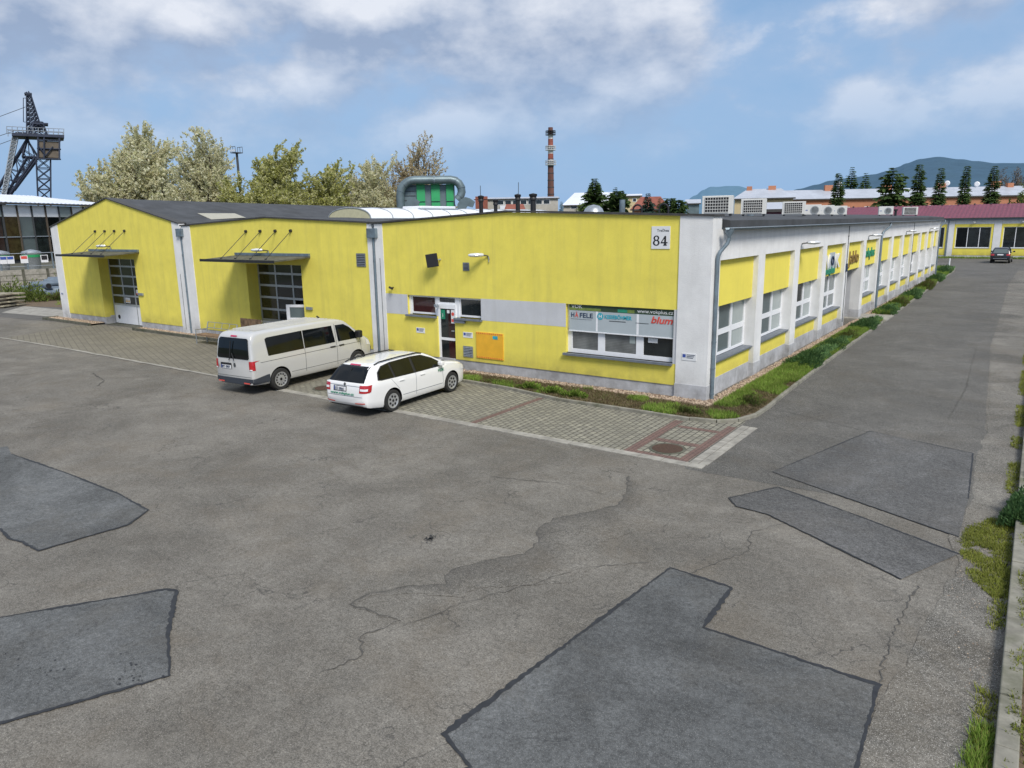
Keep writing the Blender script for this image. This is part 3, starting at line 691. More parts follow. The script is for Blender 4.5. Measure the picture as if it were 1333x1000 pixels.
def loading_door(parent, x0, x1, z1, yd, open_wicket=False):
    W = x1 - x0; rows = [.46, .57, .57, .57, .53]; cols = [x0 + .06, x0 + W * .335, x0 + W * .64, x1 - .06]
    leaf = MB()
    zb = z1 - sum(rows)
    wx0 = cols[2] + .03
    leaf.box(x0 + .02, (wx0 if open_wicket else x1 - .02), yd, yd + .05, .05, zb)
    d = leaf.build('loading_door', 'frame', parent)
    fr = MB(); z = z1
    zs = [z1]
    for r_ in rows: z -= r_; zs.append(z)
    lim = zs[3] if open_wicket else None
    for zz_ in zs: fr.box(x0 + .02, x1 - .02 if (lim is None or zz_ >= lim - .01) else wx0, yd - .03, yd + .02, zz_ - .05, zz_ + .05)
    for k, cx_ in enumerate(cols):
        lo = zs[5] if not (open_wicket and k == 3) else zs[3]
        fr.box(cx_ - .045, cx_ + .045, yd - .028, yd + .018, lo if k in (1, 2) or True else .05, z1)
    fr.box(x0 + .02, x0 + .08, yd - .027, yd + .02, .05, zs[5]); fr.box(x1 - .08, x1 - .02, yd - .027, yd + .02, .05, z1)
    fr.box(wx0 - .03, wx0 + .03, yd - .032, yd + .02, .05, zs[3])
    fr.build('frame', 'greyframe', d)
    for i in range(5):
        for j in range(3):
            if open_wicket and j == 2 and i >= 3: continue
            MB().box(cols[j] + .045, cols[j + 1] - .045, yd - .004, yd + .01, zs[i + 1] + .05, zs[i] - .05).build('pane', ['olive', 'glass', 'glass'][j] if i else 'glass', d)
    if open_wicket:
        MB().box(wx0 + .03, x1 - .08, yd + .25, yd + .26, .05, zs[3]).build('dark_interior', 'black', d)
        # leaf swung outward on its right-hand hinge
        hx, hy = x1 - .1, yd - .03; a = R(205); wl = x1 - .1 - wx0
        def P(t_, z_, o=0): return (hx + math.cos(a) * t_ * wl - math.sin(a) * o, hy + math.sin(a) * t_ * wl + math.cos(a) * o, z_)
        lf = MB()
        for (t0, t1, z0_, z1_) in ((0, 1, .05, .9), (0, 1, 1.9, 2.02), (0, .1, .9, 1.9), (.88, 1, .9, 1.9), (.1, .88, 1.35, 1.42)):
            lf.add([P(t0, z0_), P(t1, z0_), P(t1, z1_), P(t0, z1_), P(t0, z0_, .05), P(t1, z0_, .05), P(t1, z1_, .05), P(t0, z1_, .05)],
                   [(0, 3, 2, 1), (4, 5, 6, 7), (0, 1, 5, 4), (1, 2, 6, 5), (2, 3, 7, 6), (3, 0, 4, 7)])
        wk = lf.build('wicket_door', 'frame', parent)
        MB().add([P(.1, .9, .02), P(.88, .9, .02), P(.88, 1.9, .02), P(.1, 1.9, .02)], [(0, 1, 2, 3)]).build('pane', 'curtain_dark', wk)
    else:
        MB().box(cols[1] + .08, cols[1] + .62, yd - .012, yd - .005, zs[5] + .12, zs[4] - .1).build('warning_sticker', 'plate', d)
        g = MB()
        for k in range(3): g.prism([(cols[1] + .12 + k * .16, zs[5] + .17), (cols[1] + .25 + k * .16, zs[5] + .17), (cols[1] + .185 + k * .16, zs[5] + .33)], 'y', yd - .018, yd - .013)
        g.build('warning_mark', 'orange', d)
        MB().box(wx0 + .12, wx0 + .5, yd - .012, yd - .005, zs[4] + .12, zs[4] + .4).build('notice', 'plate', d)
        MB().box(wx0 + .12, wx0 + .5, yd - .018, yd - .013, zs[4] + .13, zs[4] + .2).build('notice_band', 'redprint', d)
        MB().lathe([(.001, yd - .02), (.12, yd - .02), (.12, yd)], (x0 + .5, 0, .42), 'y', 20).build('exhaust_port', 'black', d)
    return d
def canopy(parent, x0, x1, zr, zf, dep, anchors, za, flash=(0, 1)):
    c = MB().add([(x0, 0, zr - .06), (x1, 0, zr - .06), (x1, -dep, zf - .05), (x0, -dep, zf - .05), (x0, 0, zr), (x1, 0, zr), (x1, -dep, zf), (x0, -dep, zf)],
                 [(0, 3, 2, 1), (4, 5, 6, 7), (0, 1, 5, 4), (1, 2, 6, 5), (2, 3, 7, 6), (3, 0, 4, 7)]).build('canopy', 'conc_dark', parent)
    MB().box(x0 - .03, x1 + .03, -dep - .03, -dep - .002, zf - .09, zf + .03).build('edge_trim', 'black', c)
    MB().box(x0, x1, -.12, -.002, zr + .002, zr + .12).build('flashing', 'zinc', c)
    for ax in anchors:
        ro = MB().tube([(ax, -.01, za), (ax, -dep + .45, zf + .04)], .014, 6).build('tie_rod', 'black', c)
        MB().lathe([(.001, -.09), (.06, -.09), (.075, -.0)], (ax, 0, za), 'y', 10).build('anchor', 'black', ro)
        MB().lathe([(.05, 0), (.05, .07), (.001, .07)], (ax, -dep + .45, zf + .005), 'z', 10).build('anchor', 'black', ro)

# ---- left hall
h1 = empty('warehouse_hall', (-35.3, 0, 0), 'leftmost yellow hall with a steep gable, dark roof and canopied loading door', 'building', 'yellow halls')
top1 = [(-41.55, 5.90), (-35.15, 7.20), (-28.75, 5.88)]
facade(MB(), -41.55, -28.75, top1, [(-37.05, -32.95, 0, 3.88)]).build('wall', 'yellow', h1)
MB().add([(-42.5, -.02, 0), (-41.55, -.02, 0), (-41.55, .3, 0), (-42.5, .3, 0), (-42.5, -.02, 5.70), (-41.55, -.02, 5.89), (-41.55, .3, 5.89), (-42.5, .3, 5.70)],
         [(0, 3, 2, 1), (4, 5, 6, 7), (0, 1, 5, 4), (1, 2, 6, 5), (2, 3, 7, 6), (3, 0, 4, 7)]).build('pilaster', 'white', h1)
MB().add([(-28.75, -.02, 0), (-28.08, -.02, 0), (-28.08, .3, 0), (-28.75, .3, 0), (-28.75, -.02, 5.86), (-28.08, -.02, 5.73), (-28.08, .3, 5.73), (-28.75, .3, 5.86)],
         [(0, 3, 2, 1), (4, 5, 6, 7), (0, 1, 5, 4), (1, 2, 6, 5), (2, 3, 7, 6), (3, 0, 4, 7)]).build('pilaster', 'white', h1)
for a, b in ((-41.55, -37.05), (-32.95, -28.75)): MB().box(a, b, .02, .3, 0, .42).build('plinth', 'plinth', h1)
MB().box(-37.35, -37.05, .3, .62, .5, 3.88).box(-37.35, -32.65, .3, .62, 3.88, 4.1).build('reveal', 'yellow_side', h1)
MB().box(-37.35, -37.05, .3, .62, 0, .5).build('reveal_base', 'plinth', h1)
MB().box(-37.1, -32.9, .0, .6, 0, .025).build('threshold', 'conc_dark', h1)
loading_door(h1, -37.05, -32.9, 3.88, .58)
canopy(h1, -37.8, -32.3, 4.3, 4.17, 1.9, [-36.85, -35.73, -34.64, -33.53], 5.43)
coping([(-42.55, 5.70), (-35.15, 7.21), (-28.1, 5.74)], h1)
MB().box(-42.5, -42.2, .3, 24, 0, 5.6).build('side_wall', 'white', h1)
rf = MB()
D1 = 24
rf.add([(-42.6, .42, 5.68), (-42.6, D1, 5.4), (-35.15, 1.4, 7.2), (-35.15, D1, 6.88), (-28.0, .42, 5.70), (-28.0, D1, 5.45), (-35.15, .42, 7.26)], [(0, 1, 3, 2, 6), (2, 3, 5, 4, 6)])
rf.add([(-42.6, D1, 0), (-28, D1, 0), (-28, D1, 5.45), (-35.15, D1, 6.88), (-42.6, D1, 5.4)], [(0, 1, 2, 3, 4)])
rfo = rf.build('roof', 'roof', h1)
MB().add([(-31.08, 2.94, 6.34), (-31.17, 5.4, 6.34), (-29.84, 5.2, 6.07), (-29.35, 2.66, 5.97)], [(0, 1, 2, 3)]).build('rooflight', 'skylight', rfo)
MB().box(-28.08, -27.9, .12, .3, 0, 5.5).build('joint_infill', 'white', h1)
downpipe(h1, [(-27.99, .0, 5.2), (-27.99, .0, .02)], .06, (-28.25, -27.72, -.14, .1, 5.1, 5.5))
MB().tube([(-28.42, -.03, 3.2), (-28.42, -.03, .3)], .01, 5).build('conduit', 'darkgrey', h1)
MB().box(-32.88, -32.35, -.07, 0, 1.91, 2.04).build('intercom', 'steel', h1)

# ---- middle hall
h2 = empty('warehouse_hall', (-20.7, 0, 0), 'middle yellow hall with a flat gable and an open wicket in its loading door', 'building', 'yellow halls')
top2 = [(-27.12, 5.66), (-21, 5.90), (-14.4, 5.60)]
facade(MB(), -27.12, -14.42, top2, [(-22.74, -18.73, 0, 3.82)]).build('wall', 'yellow', h2)
MB().box(-27.9, -27.12, -.02, .3, 0, 5.62).build('pilaster', 'white', h2)
MB().box(-14.42, -14.16, -.02, .3, 0, 5.56).build('pilaster', 'white', h2)
for a, b in ((-27.12, -22.74), (-18.73, -14.42)): MB().box(a, b, .02, .3, 0, .42).build('plinth', 'plinth', h2)
MB().box(-23.04, -22.74, .3, .66, .5, 3.82).box(-23.04, -18.43, .3, .66, 3.82, 4.05).build('reveal', 'yellow_side', h2)
MB().box(-23.04, -22.74, .3, .66, 0, .5).build('reveal_base', 'plinth', h2)
loading_door(h2, -22.74, -18.7, 3.82, .62, True)
canopy(h2, -23.4, -18.05, 4.22, 4.10, 1.9, [-22.47, -21.39, -20.29, -19.21], 5.32)
coping([(-27.95, 5.62), (-21, 5.91), (-14.15, 5.58)], h2)
vent(h2, -15.13, -14.6, 3.84, 4.38)
MB().box(-18.53, -18.12, -.07, 0, 1.88, 2.0).build('intercom', 'steel', h2)
rf = MB().add([(-28.0, .42, 5.6), (-28.0, 30, 5.45), (-21, .42, 5.94), (-21, 30, 5.8), (-14.0, .42, 5.56), (-14.0, 30, 5.5)], [(0, 1, 3, 2), (2, 3, 5, 4)])
rf.add([(-28, 30, 0), (-14, 30, 0), (-14, 30, 5.5), (-21, 30, 5.8), (-28, 30, 5.45)], [(0, 1, 2, 3, 4)])
rf2 = rf.build('roof', 'roof', h2)
# barrel rooflight along the ridge
bl = empty('barrel_rooflight', (-20.9, 12, 5.85), 'long white barrel rooflight on the middle roof', 'rooflight')
vs = []; n_ = 14
ys = [5.0 + k * 1.55 for k in range(12)]
def arc(y, k, s=1):
    a = math.pi * k / (n_ - 1); return (-20.93 - 1.55 * s * math.cos(a), y, 5.84 + .55 * s * max(0.0, math.sin(a)) ** .85)
for y in ys:
    for k in range(n_): vs.append(arc(y, k))
MB().add(vs, [(i * n_ + k, i * n_ + k + 1, (i + 1) * n_ + k + 1, (i + 1) * n_ + k) for i in range(len(ys) - 1) for k in range(n_ - 1)]).build('vault', 'barrel', bl, smooth=True)
MB().poly([arc(5.0, k, .985) for k in range(n_)]).build('end_panel', 'barrelend', bl)
rb = MB()
for y in ys: rb.tube([arc(y, k, 1.015) for k in range(n_)], .03, 5)
rb.build('rib', 'greyframe', bl)
MB().box(-22.6, -19.25, 4.9, 22.2, 5.6, 5.85).build('upstand', 'zinc', bl)
ht = MB().box(-21.6, -20.2, 9.6, 12.6, 6.36, 6.52).build('vent_hatch', 'barrel', bl, bevel=.04)
MB().box(-21.68, -20.12, 9.52, 12.68, 6.30, 6.36).build('hatch_frame', 'zinc', ht)

# ---- right hall (offices), front
h3 = empty('office_hall', (-7, 0, 0), 'rightmost yellow hall with the office entrance and the long windowed side along the road', 'building', 'yellow halls')
top3 = [(-13.55, 5.56), (-7.4, 5.86), (-1.02, 5.62)]
WIN = (-5.03, -1.13, 1.12, 2.79)
ops3 = [(-12.36, -8.68, 2.02, 2.79), (-10.83, -9.95, .34, 2.02), WIN]
facade(MB(), -13.55, -1.02, top3, ops3).build('wall', 'yellow', h3)
for a, b, c_ in ((-13.55, -12.36, 2.0), (-8.68, -5.03, 2.0), (-1.13, -1.02, 1.1)): MB().box(a, b, -.004, 0, c_, 2.80).build('white_band', 'stripe', h3)
MB().box(-13.55, -1.02, .03, .3, 0, .42).build('plinth', 'plinth', h3)
MB().add([(-1.02, -.03, 0), (0, -.03, 0), (0, .72, 0), (-1.02, .72, 0), (-1.02, -.03, 5.62), (0, -.03, 5.58), (0, .72, 5.58), (-1.02, .72, 5.62)],
         [(0, 3, 2, 1), (4, 5, 6, 7), (0, 1, 5, 4), (1, 2, 6, 5), (2, 3, 7, 6), (3, 0, 4, 7)]).build('corner_pilaster', 'white', h3)
MB().box(-1.035, .015, -.045, .3, 0, .50).build('pilaster_base', 'plinth', h3)
MB().box(-14.0, -13.55, -.02, .3, 0, 5.55).build('pilaster', 'white', h3)
MB().box(-14.16, -14.0, .12, .3, 0, 5.4).build('joint_infill', 'white', h3)
downpipe(h3, [(-14.08, .0, 5.1), (-14.08, .0, .02)], .06, (-14.34, -13.82, -.14, .1, 5.0, 5.38))
MB().tube([(-13.75, -.03, 4.2), (-13.75, -.03, .3)], .01, 5).build('conduit', 'darkgrey', h3)
cp = MB()
for (a, za), (b, zb) in zip([(-14.2, 5.55), (-7.4, 5.87), (-1.02, 5.625)], [(-7.4, 5.87), (-1.02, 5.625), (.05, 5.585)]):
    cp.add([(a, -.08, za), (b, -.08, zb), (b, .42 if b < 0 else .78, zb), (a, .42, za), (a, -.08, za + .06), (b, -.08, zb + .06), (b, .42 if b < 0 else .78, zb + .06), (a, .42, za + .06)],
           [(0, 3, 2, 1), (4, 5, 6, 7), (0, 1, 5, 4), (1, 2, 6, 5), (2, 3, 7, 6), (3, 0, 4, 7)])
cp.build('coping', 'coping', h3)
def window_front(x0, x1, z0, z1, mat, y=.12, fr=.07):
    f = MB().box(x0, x1, y, y + .06, z0, z0 + fr).box(x0, x1, y, y + .06, z1 - fr, z1).box(x0, x0 + fr, y, y + .06, z0 + fr, z1 - fr).box(x1 - fr, x1, y, y + .06, z0 + fr, z1 - fr).build('window', 'frame', h3)
    MB().box(x0 + fr, x1 - fr, y + .02, y + .03, z0 + fr, z1 - fr).build('pane', mat, f)
    return f
window_front(-12.26, -10.95, 2.06, 2.79, 'glass_red'); window_front(-9.8, -8.70, 2.06, 2.79, 'glass')
MB().box(-12.36, -12.26, .1, .2, 2.02, 2.79).box(-10.95, -10.83, .1, .2, 2.02, 2.79).box(-9.95, -9.8, .1, .2, 2.02, 2.79).build('window_mullion', 'frame', h3)
for a, b in ((-12.42, -10.85), (-9.93, -8.62)): MB().box(a, b, -.12, .12, 1.955, 2.02).build('window_sill', 'sill', h3)
tr_ = MB().box(-10.83, -9.95, .1, .16, 2.5, 2.57).box(-10.83, -9.95, .1, .16, 2.74, 2.79).box(-10.83, -10.78, .1, .16, 2.57, 2.74).box(-10.0, -9.95, .1, .16, 2.57, 2.74).build('transom_window', 'frame', h3)
MB().box(-10.78, -10.0, .12, .13, 2.57, 2.74).build('pane', 'glass', tr_)
dr = MB().box(-10.83, -10.73, .06, .13, .34, 2.5).box(-10.0, -9.95, .06, .13, .34, 2.5).box(-10.73, -10.0, .06, .13, 2.33, 2.5).box(-10.73, -10.0, .06, .13, 1.11, 1.21).box(-10.73, -10.0, .06, .13, .34, .40).build('entrance_door', 'frame', h3)
MB().box(-10.73, -10.35, .09, .1, .40, 1.11).box(-10.73, -10.35, .09, .1, 1.21, 2.33).build('pane', 'glass', dr)
MB().box(-10.35, -10.0, .09, .1, .40, 1.11).box(-10.35, -10.0, .09, .1, 1.21, 2.33).build('pane', 'glass_red', dr)
MB().box(-10.14, -10.02, .0, .05, 1.48, 1.52).build('handle', 'steel', dr)
MB().box(-10.70, -10.50, .08, .086, 1.92, 2.28).build('green_notice', 'greenprint', dr)
text('notice_mark', 'i', .22, 'plate', (-10.64, .078, 2.0), (1, 0, 0), (0, 0, 1), dr)
MB().box(-10.20, -10.02, .08, .086, 1.78, 2.30).build('white_notice', 'plate', dr)
MB().lathe([(.045, .074), (.07, .074), (.07, .079), (.045, .079)], (-10.11, 0, 2.14), 'y', 16).box(-10.18, -10.04, .074, .079, 1.84, 1.95).build('red_mark', 'redprint', dr)
MB().box(-10.40, -10.28, .08, .086, 2.16, 2.28).build('small_notice', 'plate', dr)
MB().lathe([(.001, -.1), (.05, -.1), (.05, .02)], (-10.78, 0, 2.42), 'y', 10).box(-10.84, -10.66, -.16, -.1, 2.40, 2.5).build('door_closer', 'steel', dr)
MB().box(-9.93, -9.42, -.09, 0, 1.84, 1.95).build('mail_slot', 'sill', h3)
MB().box(-11.1, -9.7, -.95, -.0, 0, .30).build('door_step', 'conc', h3)
vent(h3, -9.46, -9.17, 3.80, 4.10, 5); vent(h3, -9.56, -9.1, .56, .98, 6, 'steel')
op = MB().box(-8.92, -7.68, -.03, 0, .58, 1.56).build('meter_cabinet', 'orange', h3)
mb = MB()
for k in range(14): mb.box(-8.9 + k * .087, -8.895 + k * .087 + .03, -.036, -.031, 1.5, 1.54).box(-8.9 + k * .087, -8.895 + k * .087 + .03, -.036, -.031, .60, .64)
mb.build('rivets', 'redprint', op)
MB().box(-8.14, -7.92, -.037, -.031, 1.34, 1.46).build('sticker', 'cyan', op)
# big office window with the banner
x0, x1, z0, z1 = WIN
fw_ = MB().box(x0, x1, .14, .2, z0, z0 + .14).box(x0, x1, .14, .2, z1 - .1, z1)
for a, b in ((x0, x0 + .18), (-3.86, -3.60), (-2.46, -2.20), (x1 - .07, x1)): fw_.box(a, b, .14, .2, z0 + .14, z1 - .1)
bw = fw_.build('window', 'frame', h3)
for (a, b, m_) in ((x0 + .18, -3.86, 'blind'), (-3.60, -2.46, 'blind'), (-2.20, x1 - .07, 'glass')): MB().box(a, b, .165, .175, z0 + .14, z1 - .1).build('pane', m_, bw)
MB().box(-2.7, -2.5, .155, .16, 1.6, 1.92).build('sticker', 'curtain', bw)
MB().box(-2.05, -1.72, .155, .16, 1.68, 1.83).build('paper_note', 'plate', bw)
MB().box(x0 - .06, x1 + .0, -.13, .14, z0 - .075, z0).build('window_sill', 'sill', h3)
bn = empty('advertising_banner', (-3.0, .06, 2.3), 'grey advertising blind with supplier logos across the office window', 'banner')
by = .06
MB().box(-4.93, -1.15, by, by + .012, 1.90, 2.78).build('fabric', 'bannerfab', bn)
MB().box(-4.93, -1.15, by - .012, by + .02, 1.87, 1.905).build('bottom_rail', 'frame', bn)
MB().box(-4.93, -1.15, by - .003, by - .001, 2.585, 2.78).build('green_strip', 'darkgreen', bn)
MB().box(-4.93, -3.72, by - .006, by - .004, 2.59, 2.68).build('lime_strip', 'limegreen', bn); MB().box(-2.75, -2.5, by - .006, by - .004, 2.60, 2.70).build('lime_strip', 'limegreen', bn)
MB().box(-3.1, -2.75, by - .006, by - .004, 2.60, 2.70).build('teal_strip', 'logogreen', bn)
MB().box(-3.90, -3.83, by - .0025, by - .0015, 1.92, 2.58).box(-2.42, -2.34, by - .0025, by - .0015, 1.92, 2.58).build('seam', 'frame', bn)
ye = by - .008
text('lettering', 'VOK', .17, 'plate', (-4.84, ye, 2.66), (1, 0, 0), (0, 0, 1), bn, width=.42)
text('lettering', 'www.vokplus.cz', .17, 'plate', (-2.4, ye, 2.63), (1, 0, 0), (0, 0, 1), bn, width=1.22)
text('lettering', 'H', .22, 'navy', (-4.86, ye, 2.355), (1, 0, 0), (0, 0, 1), bn, bold=.003, width=.12)
text('lettering', 'Ä', .22, 'redprint', (-4.70, ye, 2.355), (1, 0, 0), (0, 0, 1), bn, bold=.003, width=.13)
text('lettering', 'FELE', .22, 'navy', (-4.53, ye, 2.355), (1, 0, 0), (0, 0, 1), bn, bold=.003, width=.50)
MB().lathe([(.001, ye), (.115, ye), (.115, ye + .004)], (-3.74, 0, 2.43), 'y', 24).build('round_mark', 'cyan', bn)
text('lettering', 'H', .15, 'plate', (-3.80, ye - .004, 2.38), (1, 0, 0), (0, 0, 1), bn, bold=.004, width=.11)
text('lettering', 'KESSEBÖHMER', .17, 'cyan', (-3.58, ye, 2.375), (1, 0, 0), (0, 0, 1), bn, bold=.004, width=.98)
text('lettering', 'blum', .30, 'redprint', (-1.93, ye, 2.33), (1, 0, 0), (0, 0, 1), bn, bold=.008, width=.74, shear=.25)
g = MB().box(-4.86, -4.05, ye, ye + .002, 2.29, 2.297).box(-3.4, -2.8, ye, ye + .002, 2.29, 2.31).box(-2.45, -2.0, ye, ye + .002, 2.29, 2.305); g.build('small_print', 'darkgrey', bn)

# house number
hn = empty('house_number_sign', (-1.6, 0, 5), 'white street plate with the black number 84 high on the yellow wall', 'sign')
MB().box(-1.94, -1.33, -.02, 0, 4.64, 5.32).build('plate', 'plate', hn)
ye = -.024
d8 = MB()
def ring(mb, cx_, cz_, rx, rz, tx, tz, y, n=28):
    vs = [];
    for k in range(n):
        a = 2 * math.pi * k / n; vs += [(cx_ + rx * math.cos(a), y, cz_ + rz * math.sin(a)), (cx_ + (rx - tx) * math.cos(a), y, cz_ + (rz - tz) * math.sin(a))]
    mb.add(vs, [(2 * k, (2 * k + 2) % (2 * n), (2 * k + 3) % (2 * n), 2 * k + 1) for k in range(n)])
ring(d8, -1.775, 4.965, .095, .078, .05, .028, ye); ring(d8, -1.775, 4.825, .112, .09, .056, .03, ye - .0005)
d8.build('digit', 'black', hn)
d4 = MB(); X4 = -1.62
d4.poly([(X4 + .105, ye, 4.79), (X4 + .165, ye, 4.79), (X4 + .165, ye, 5.03), (X4 + .12, ye, 5.03), (X4 + .105, ye, 5.0)])
d4.poly([(X4, ye - .001, 4.845), (X4 + .215, ye - .001, 4.845), (X4 + .215, ye - .001, 4.81), (X4 - .01, ye - .001, 4.81), (X4 - .01, ye - .001, 4.83)])
d4.poly([(X4 - .01, ye - .002, 4.83), (X4 + .02, ye - .002, 4.83), (X4 + .135, ye - .002, 4.99), (X4 + .135, ye - .002, 5.03), (X4 + .12, ye - .002, 5.03)])
d4.poly([(X4 + .07, ye - .0015, 4.74), (X4 + .20, ye - .0015, 4.74), (X4 + .165, ye - .0015, 4.80), (X4 + .105, ye - .0015, 4.80)])
d4.build('digit', 'black', hn)
text('street_name', 'Tračhea', .105, 'darkgrey', (-1.76, ye, 5.16), (1, 0, 0), (0, 0, 1), hn, width=.39).name = 'street_name'
# small plates
def notice(x0, x1, z0, z1, label, y=0):
    t = empty('wall_plate', (x0, y, z0), label, 'sign', 'small white notices on the front wall')
    MB().box(x0, x1, y - .012, y, z0, z1).build('plate', 'plate', t)
    MB().box(x0 + .03, x0 + .13, y - .016, y - .0125, z1 - .13, z1 - .03).build('symbol', 'blue', t)
    g = MB()
    for k in range(3): g.box(x0 + .16, x1 - .04 - .03 * k, y - .016, y - .0125, z1 - .055 - .045 * k, z1 - .035 - .045 * k)
    g.build('print', 'navy', t)
notice(-11.95, -11.5, 1.31, 1.52, 'small white notice with blue symbol left of the entrance door')
notice(-9.56, -9.1, 1.30, 1.51, 'small white notice with blue symbol above the louvred vent')
notice(-.82, -.35, 1.26, 1.48, 'small white notice on the white corner pilaster', -.03)
notice(-42.3, -41.95, 1.55, 1.7, 'tiny white plate low on the far left pilaster', -.02)

# lamps and camera
def wall_lamp(loc, rz, label, arm=.22, group='street lamp heads on the halls'):
    t = empty('wall_lamp', (0, 0, 0), label, 'lamp', group)
    MB().tube([(0, 0, -.12), (0, -.05, .02), (0, -arm, .05)], .025, 8).build('arm', 'black', t, smooth=True)
    MB().box(-.05, .05, -.03, 0, -.2, .0).build('bracket', 'steel', t)
    hh = MB(); vs = []
    for k, (y, w_, h_) in enumerate(((-arm, .05, .05), (-arm - .08, .09, .07), (-arm - .3, .12, .08), (-arm - .48, .10, .06), (-arm - .55, .03, .03))):
        for a in range(10):
            an = 2 * math.pi * a / 10; vs.append((w_ * math.cos(an), y, .06 + h_ * math.sin(an)))
    hh.add(vs, [(i * 10 + a, i * 10 + (a + 1) % 10, (i + 1) * 10 + (a + 1) % 10, (i + 1) * 10 + a) for i in range(4) for a in range(10)] + [tuple(range(40, 50)), tuple(range(10))])
    hh.build('lamp_head', 'lampglass', t, smooth=True)
    t.location = loc; t.rotation_euler = (0, 0, rz); return t
wall_lamp((-35.3, 0, 4.55), R(-55), 'lamp head above the canopy of the left hall', .3)
wall_lamp((-20.9, 0, 4.42), R(-60), 'lamp head above the canopy of the middle hall', .3)
wall_lamp((-8.25, 0, 4.33), R(-50), 'silver lamp head high on the front wall of the right hall', .2)
t = empty('floodlight', (-10.5, 0, 4.2), 'black rectangular floodlight tilted on the front wall', 'floodlight')
fl = MB().box(-10.95, -10.5, -.32, -.24, 3.92, 4.42); 
c0 = Vector((-10.7, -.28, 4.15)); rot = Matrix.Rotation(R(28), 3, 'Z') @ Matrix.Rotation(R(-8), 3, 'Y')
fl.v = [tuple(c0 + rot @ (Vector(v) - c0)) for v in fl.v]; fl.build('housing', 'black', t, bevel=.02)
fb = MB().box(-10.93, -10.52, -.24, -.18, 3.95, 4.39); fb.v = [tuple(c0 + rot @ (Vector(v) - c0)) for v in fb.v]; fb.build('back_shell', 'frame', t)
MB().tube([(-10.55, 0, 4.2), (-10.62, -.22, 4.17)], .03, 8).build('bracket', 'steel', t)
t = empty('security_camera', (-13.1, 0, 3.05), 'small black security camera above the white band', 'camera')
MB().tube([(-13.1, 0, 3.05), (-13.1, -.1, 3.05)], .02, 8).build('bracket', 'black', t)
MB().tube([(-13.2, -.12, 3.06), (-12.98, -.2, 3.02)], .045, 10).build('housing', 'black', t)

# ---- right hall, side along the road
PC = [4.85, 9.45, 14.1, 18.8, 23.35, 28.0, 32.6, 37.1, 41.7, 46.3, 50.6, 54.9]
PW = .38
YE = 59.2
MB().box(-.5, 0, .72, YE, 4.28, 5.2).build('upper_wall', 'white', h3)
edges = [(.3, .72)] + [(c - PW, c + PW) for c in PC] + [(58.5, YE)]
for a, b in edges[1:]:
    p_ = MB().box(-.5, 0, a, b, 0, 4.28).build('pillar', 'white', h3)
    MB().box(-.48, .015, a - .012, b + .012, 0, .5).build('pillar_base', 'plinth', p_)
for i in range(13):
    a, b = edges[i][1], edges[i + 1][0]
    MB().box(-.5, -.17, a, b, 2.83, 4.28).build('spandrel', 'yellow_side', h3)
    if i == 4:
        MB().box(-1.8, -.5, a - .1, a, 0, 2.83).box(-1.8, -.5, b, b + .1, 0, 2.83).box(-1.8, -.5, a, b, 2.83, 2.95).build('porch_wall', 'stripe', h3)
        pd = MB().box(-1.85, -1.8, a, b, 0.05, 2.83).build('porch_door', 'darkgrey', h3)
        MB().box(-1.8, -1.78, a + .3, a + 1.4, .3, 2.3).box(-1.8, -1.78, b - 1.4, b - .3, .3, 2.3).build('pane', 'glass', pd)
        continue
    MB().box(-.5, -.17, a, b, .55, 1.08).build('parapet_panel', 'yellow_side', h3)
    MB().box(-.5, -.15, a, b, 0, .55).build('plinth', 'plinth', h3)
    MB().box(-.5, -.05, a + .01, b - .01, 1.08, 1.13).build('window_sill', 'sill', h3)
    zb, zt = 1.15, 2.95; xf = -.44
    f = MB(); fr = .085; zm = 1.90
    m1, m2 = b - 1.42, b - 2.72
    f.box(xf, xf + .06, a, b, zb, zb + fr).box(xf, xf + .06, a, b, zt - fr, zt).box(xf, xf + .06, a, a + fr, zb + fr, zt - fr).box(xf, xf + .06, b - fr - .04, b, zb + fr, zt - fr)
    for m_ in (m1, m2): f.box(xf, xf + .065, m_ - .10, m_ + .10, zb + fr, zt - fr)
    segs_ = [(a + fr, m2 - .10), (m2 + .10, m1 - .10), (m1 + .10, b - fr - .04)]
    for y0_, y1_ in segs_: f.box(xf, xf + .058, y0_, y1_, zm - .09, zm + .09)
    fo = f.build('window', 'frame', h3)
    for j, (ya, yb) in enumerate(segs_):
        for (za, zc) in ((zb + fr, zm - .09), (zm + .09, zt - fr)):
            mm = ['curtain_dark', 'curtain_dark', 'curtain'][j]
            if i in (2, 7) and j == 1 and za > 1.9: mm = 'glass'
            if i in (3, 9) and j == 2: mm = 'curtain_dark'
            if i == 6 and j == 1: mm = 'glass'
            MB().box(xf + .02, xf + .03, ya, yb, za, zc).build('pane', mm, fo)
MB().box(-14.2, -.5, YE - .3, YE, 0, 5.2).build('rear_wall', 'white', h3)
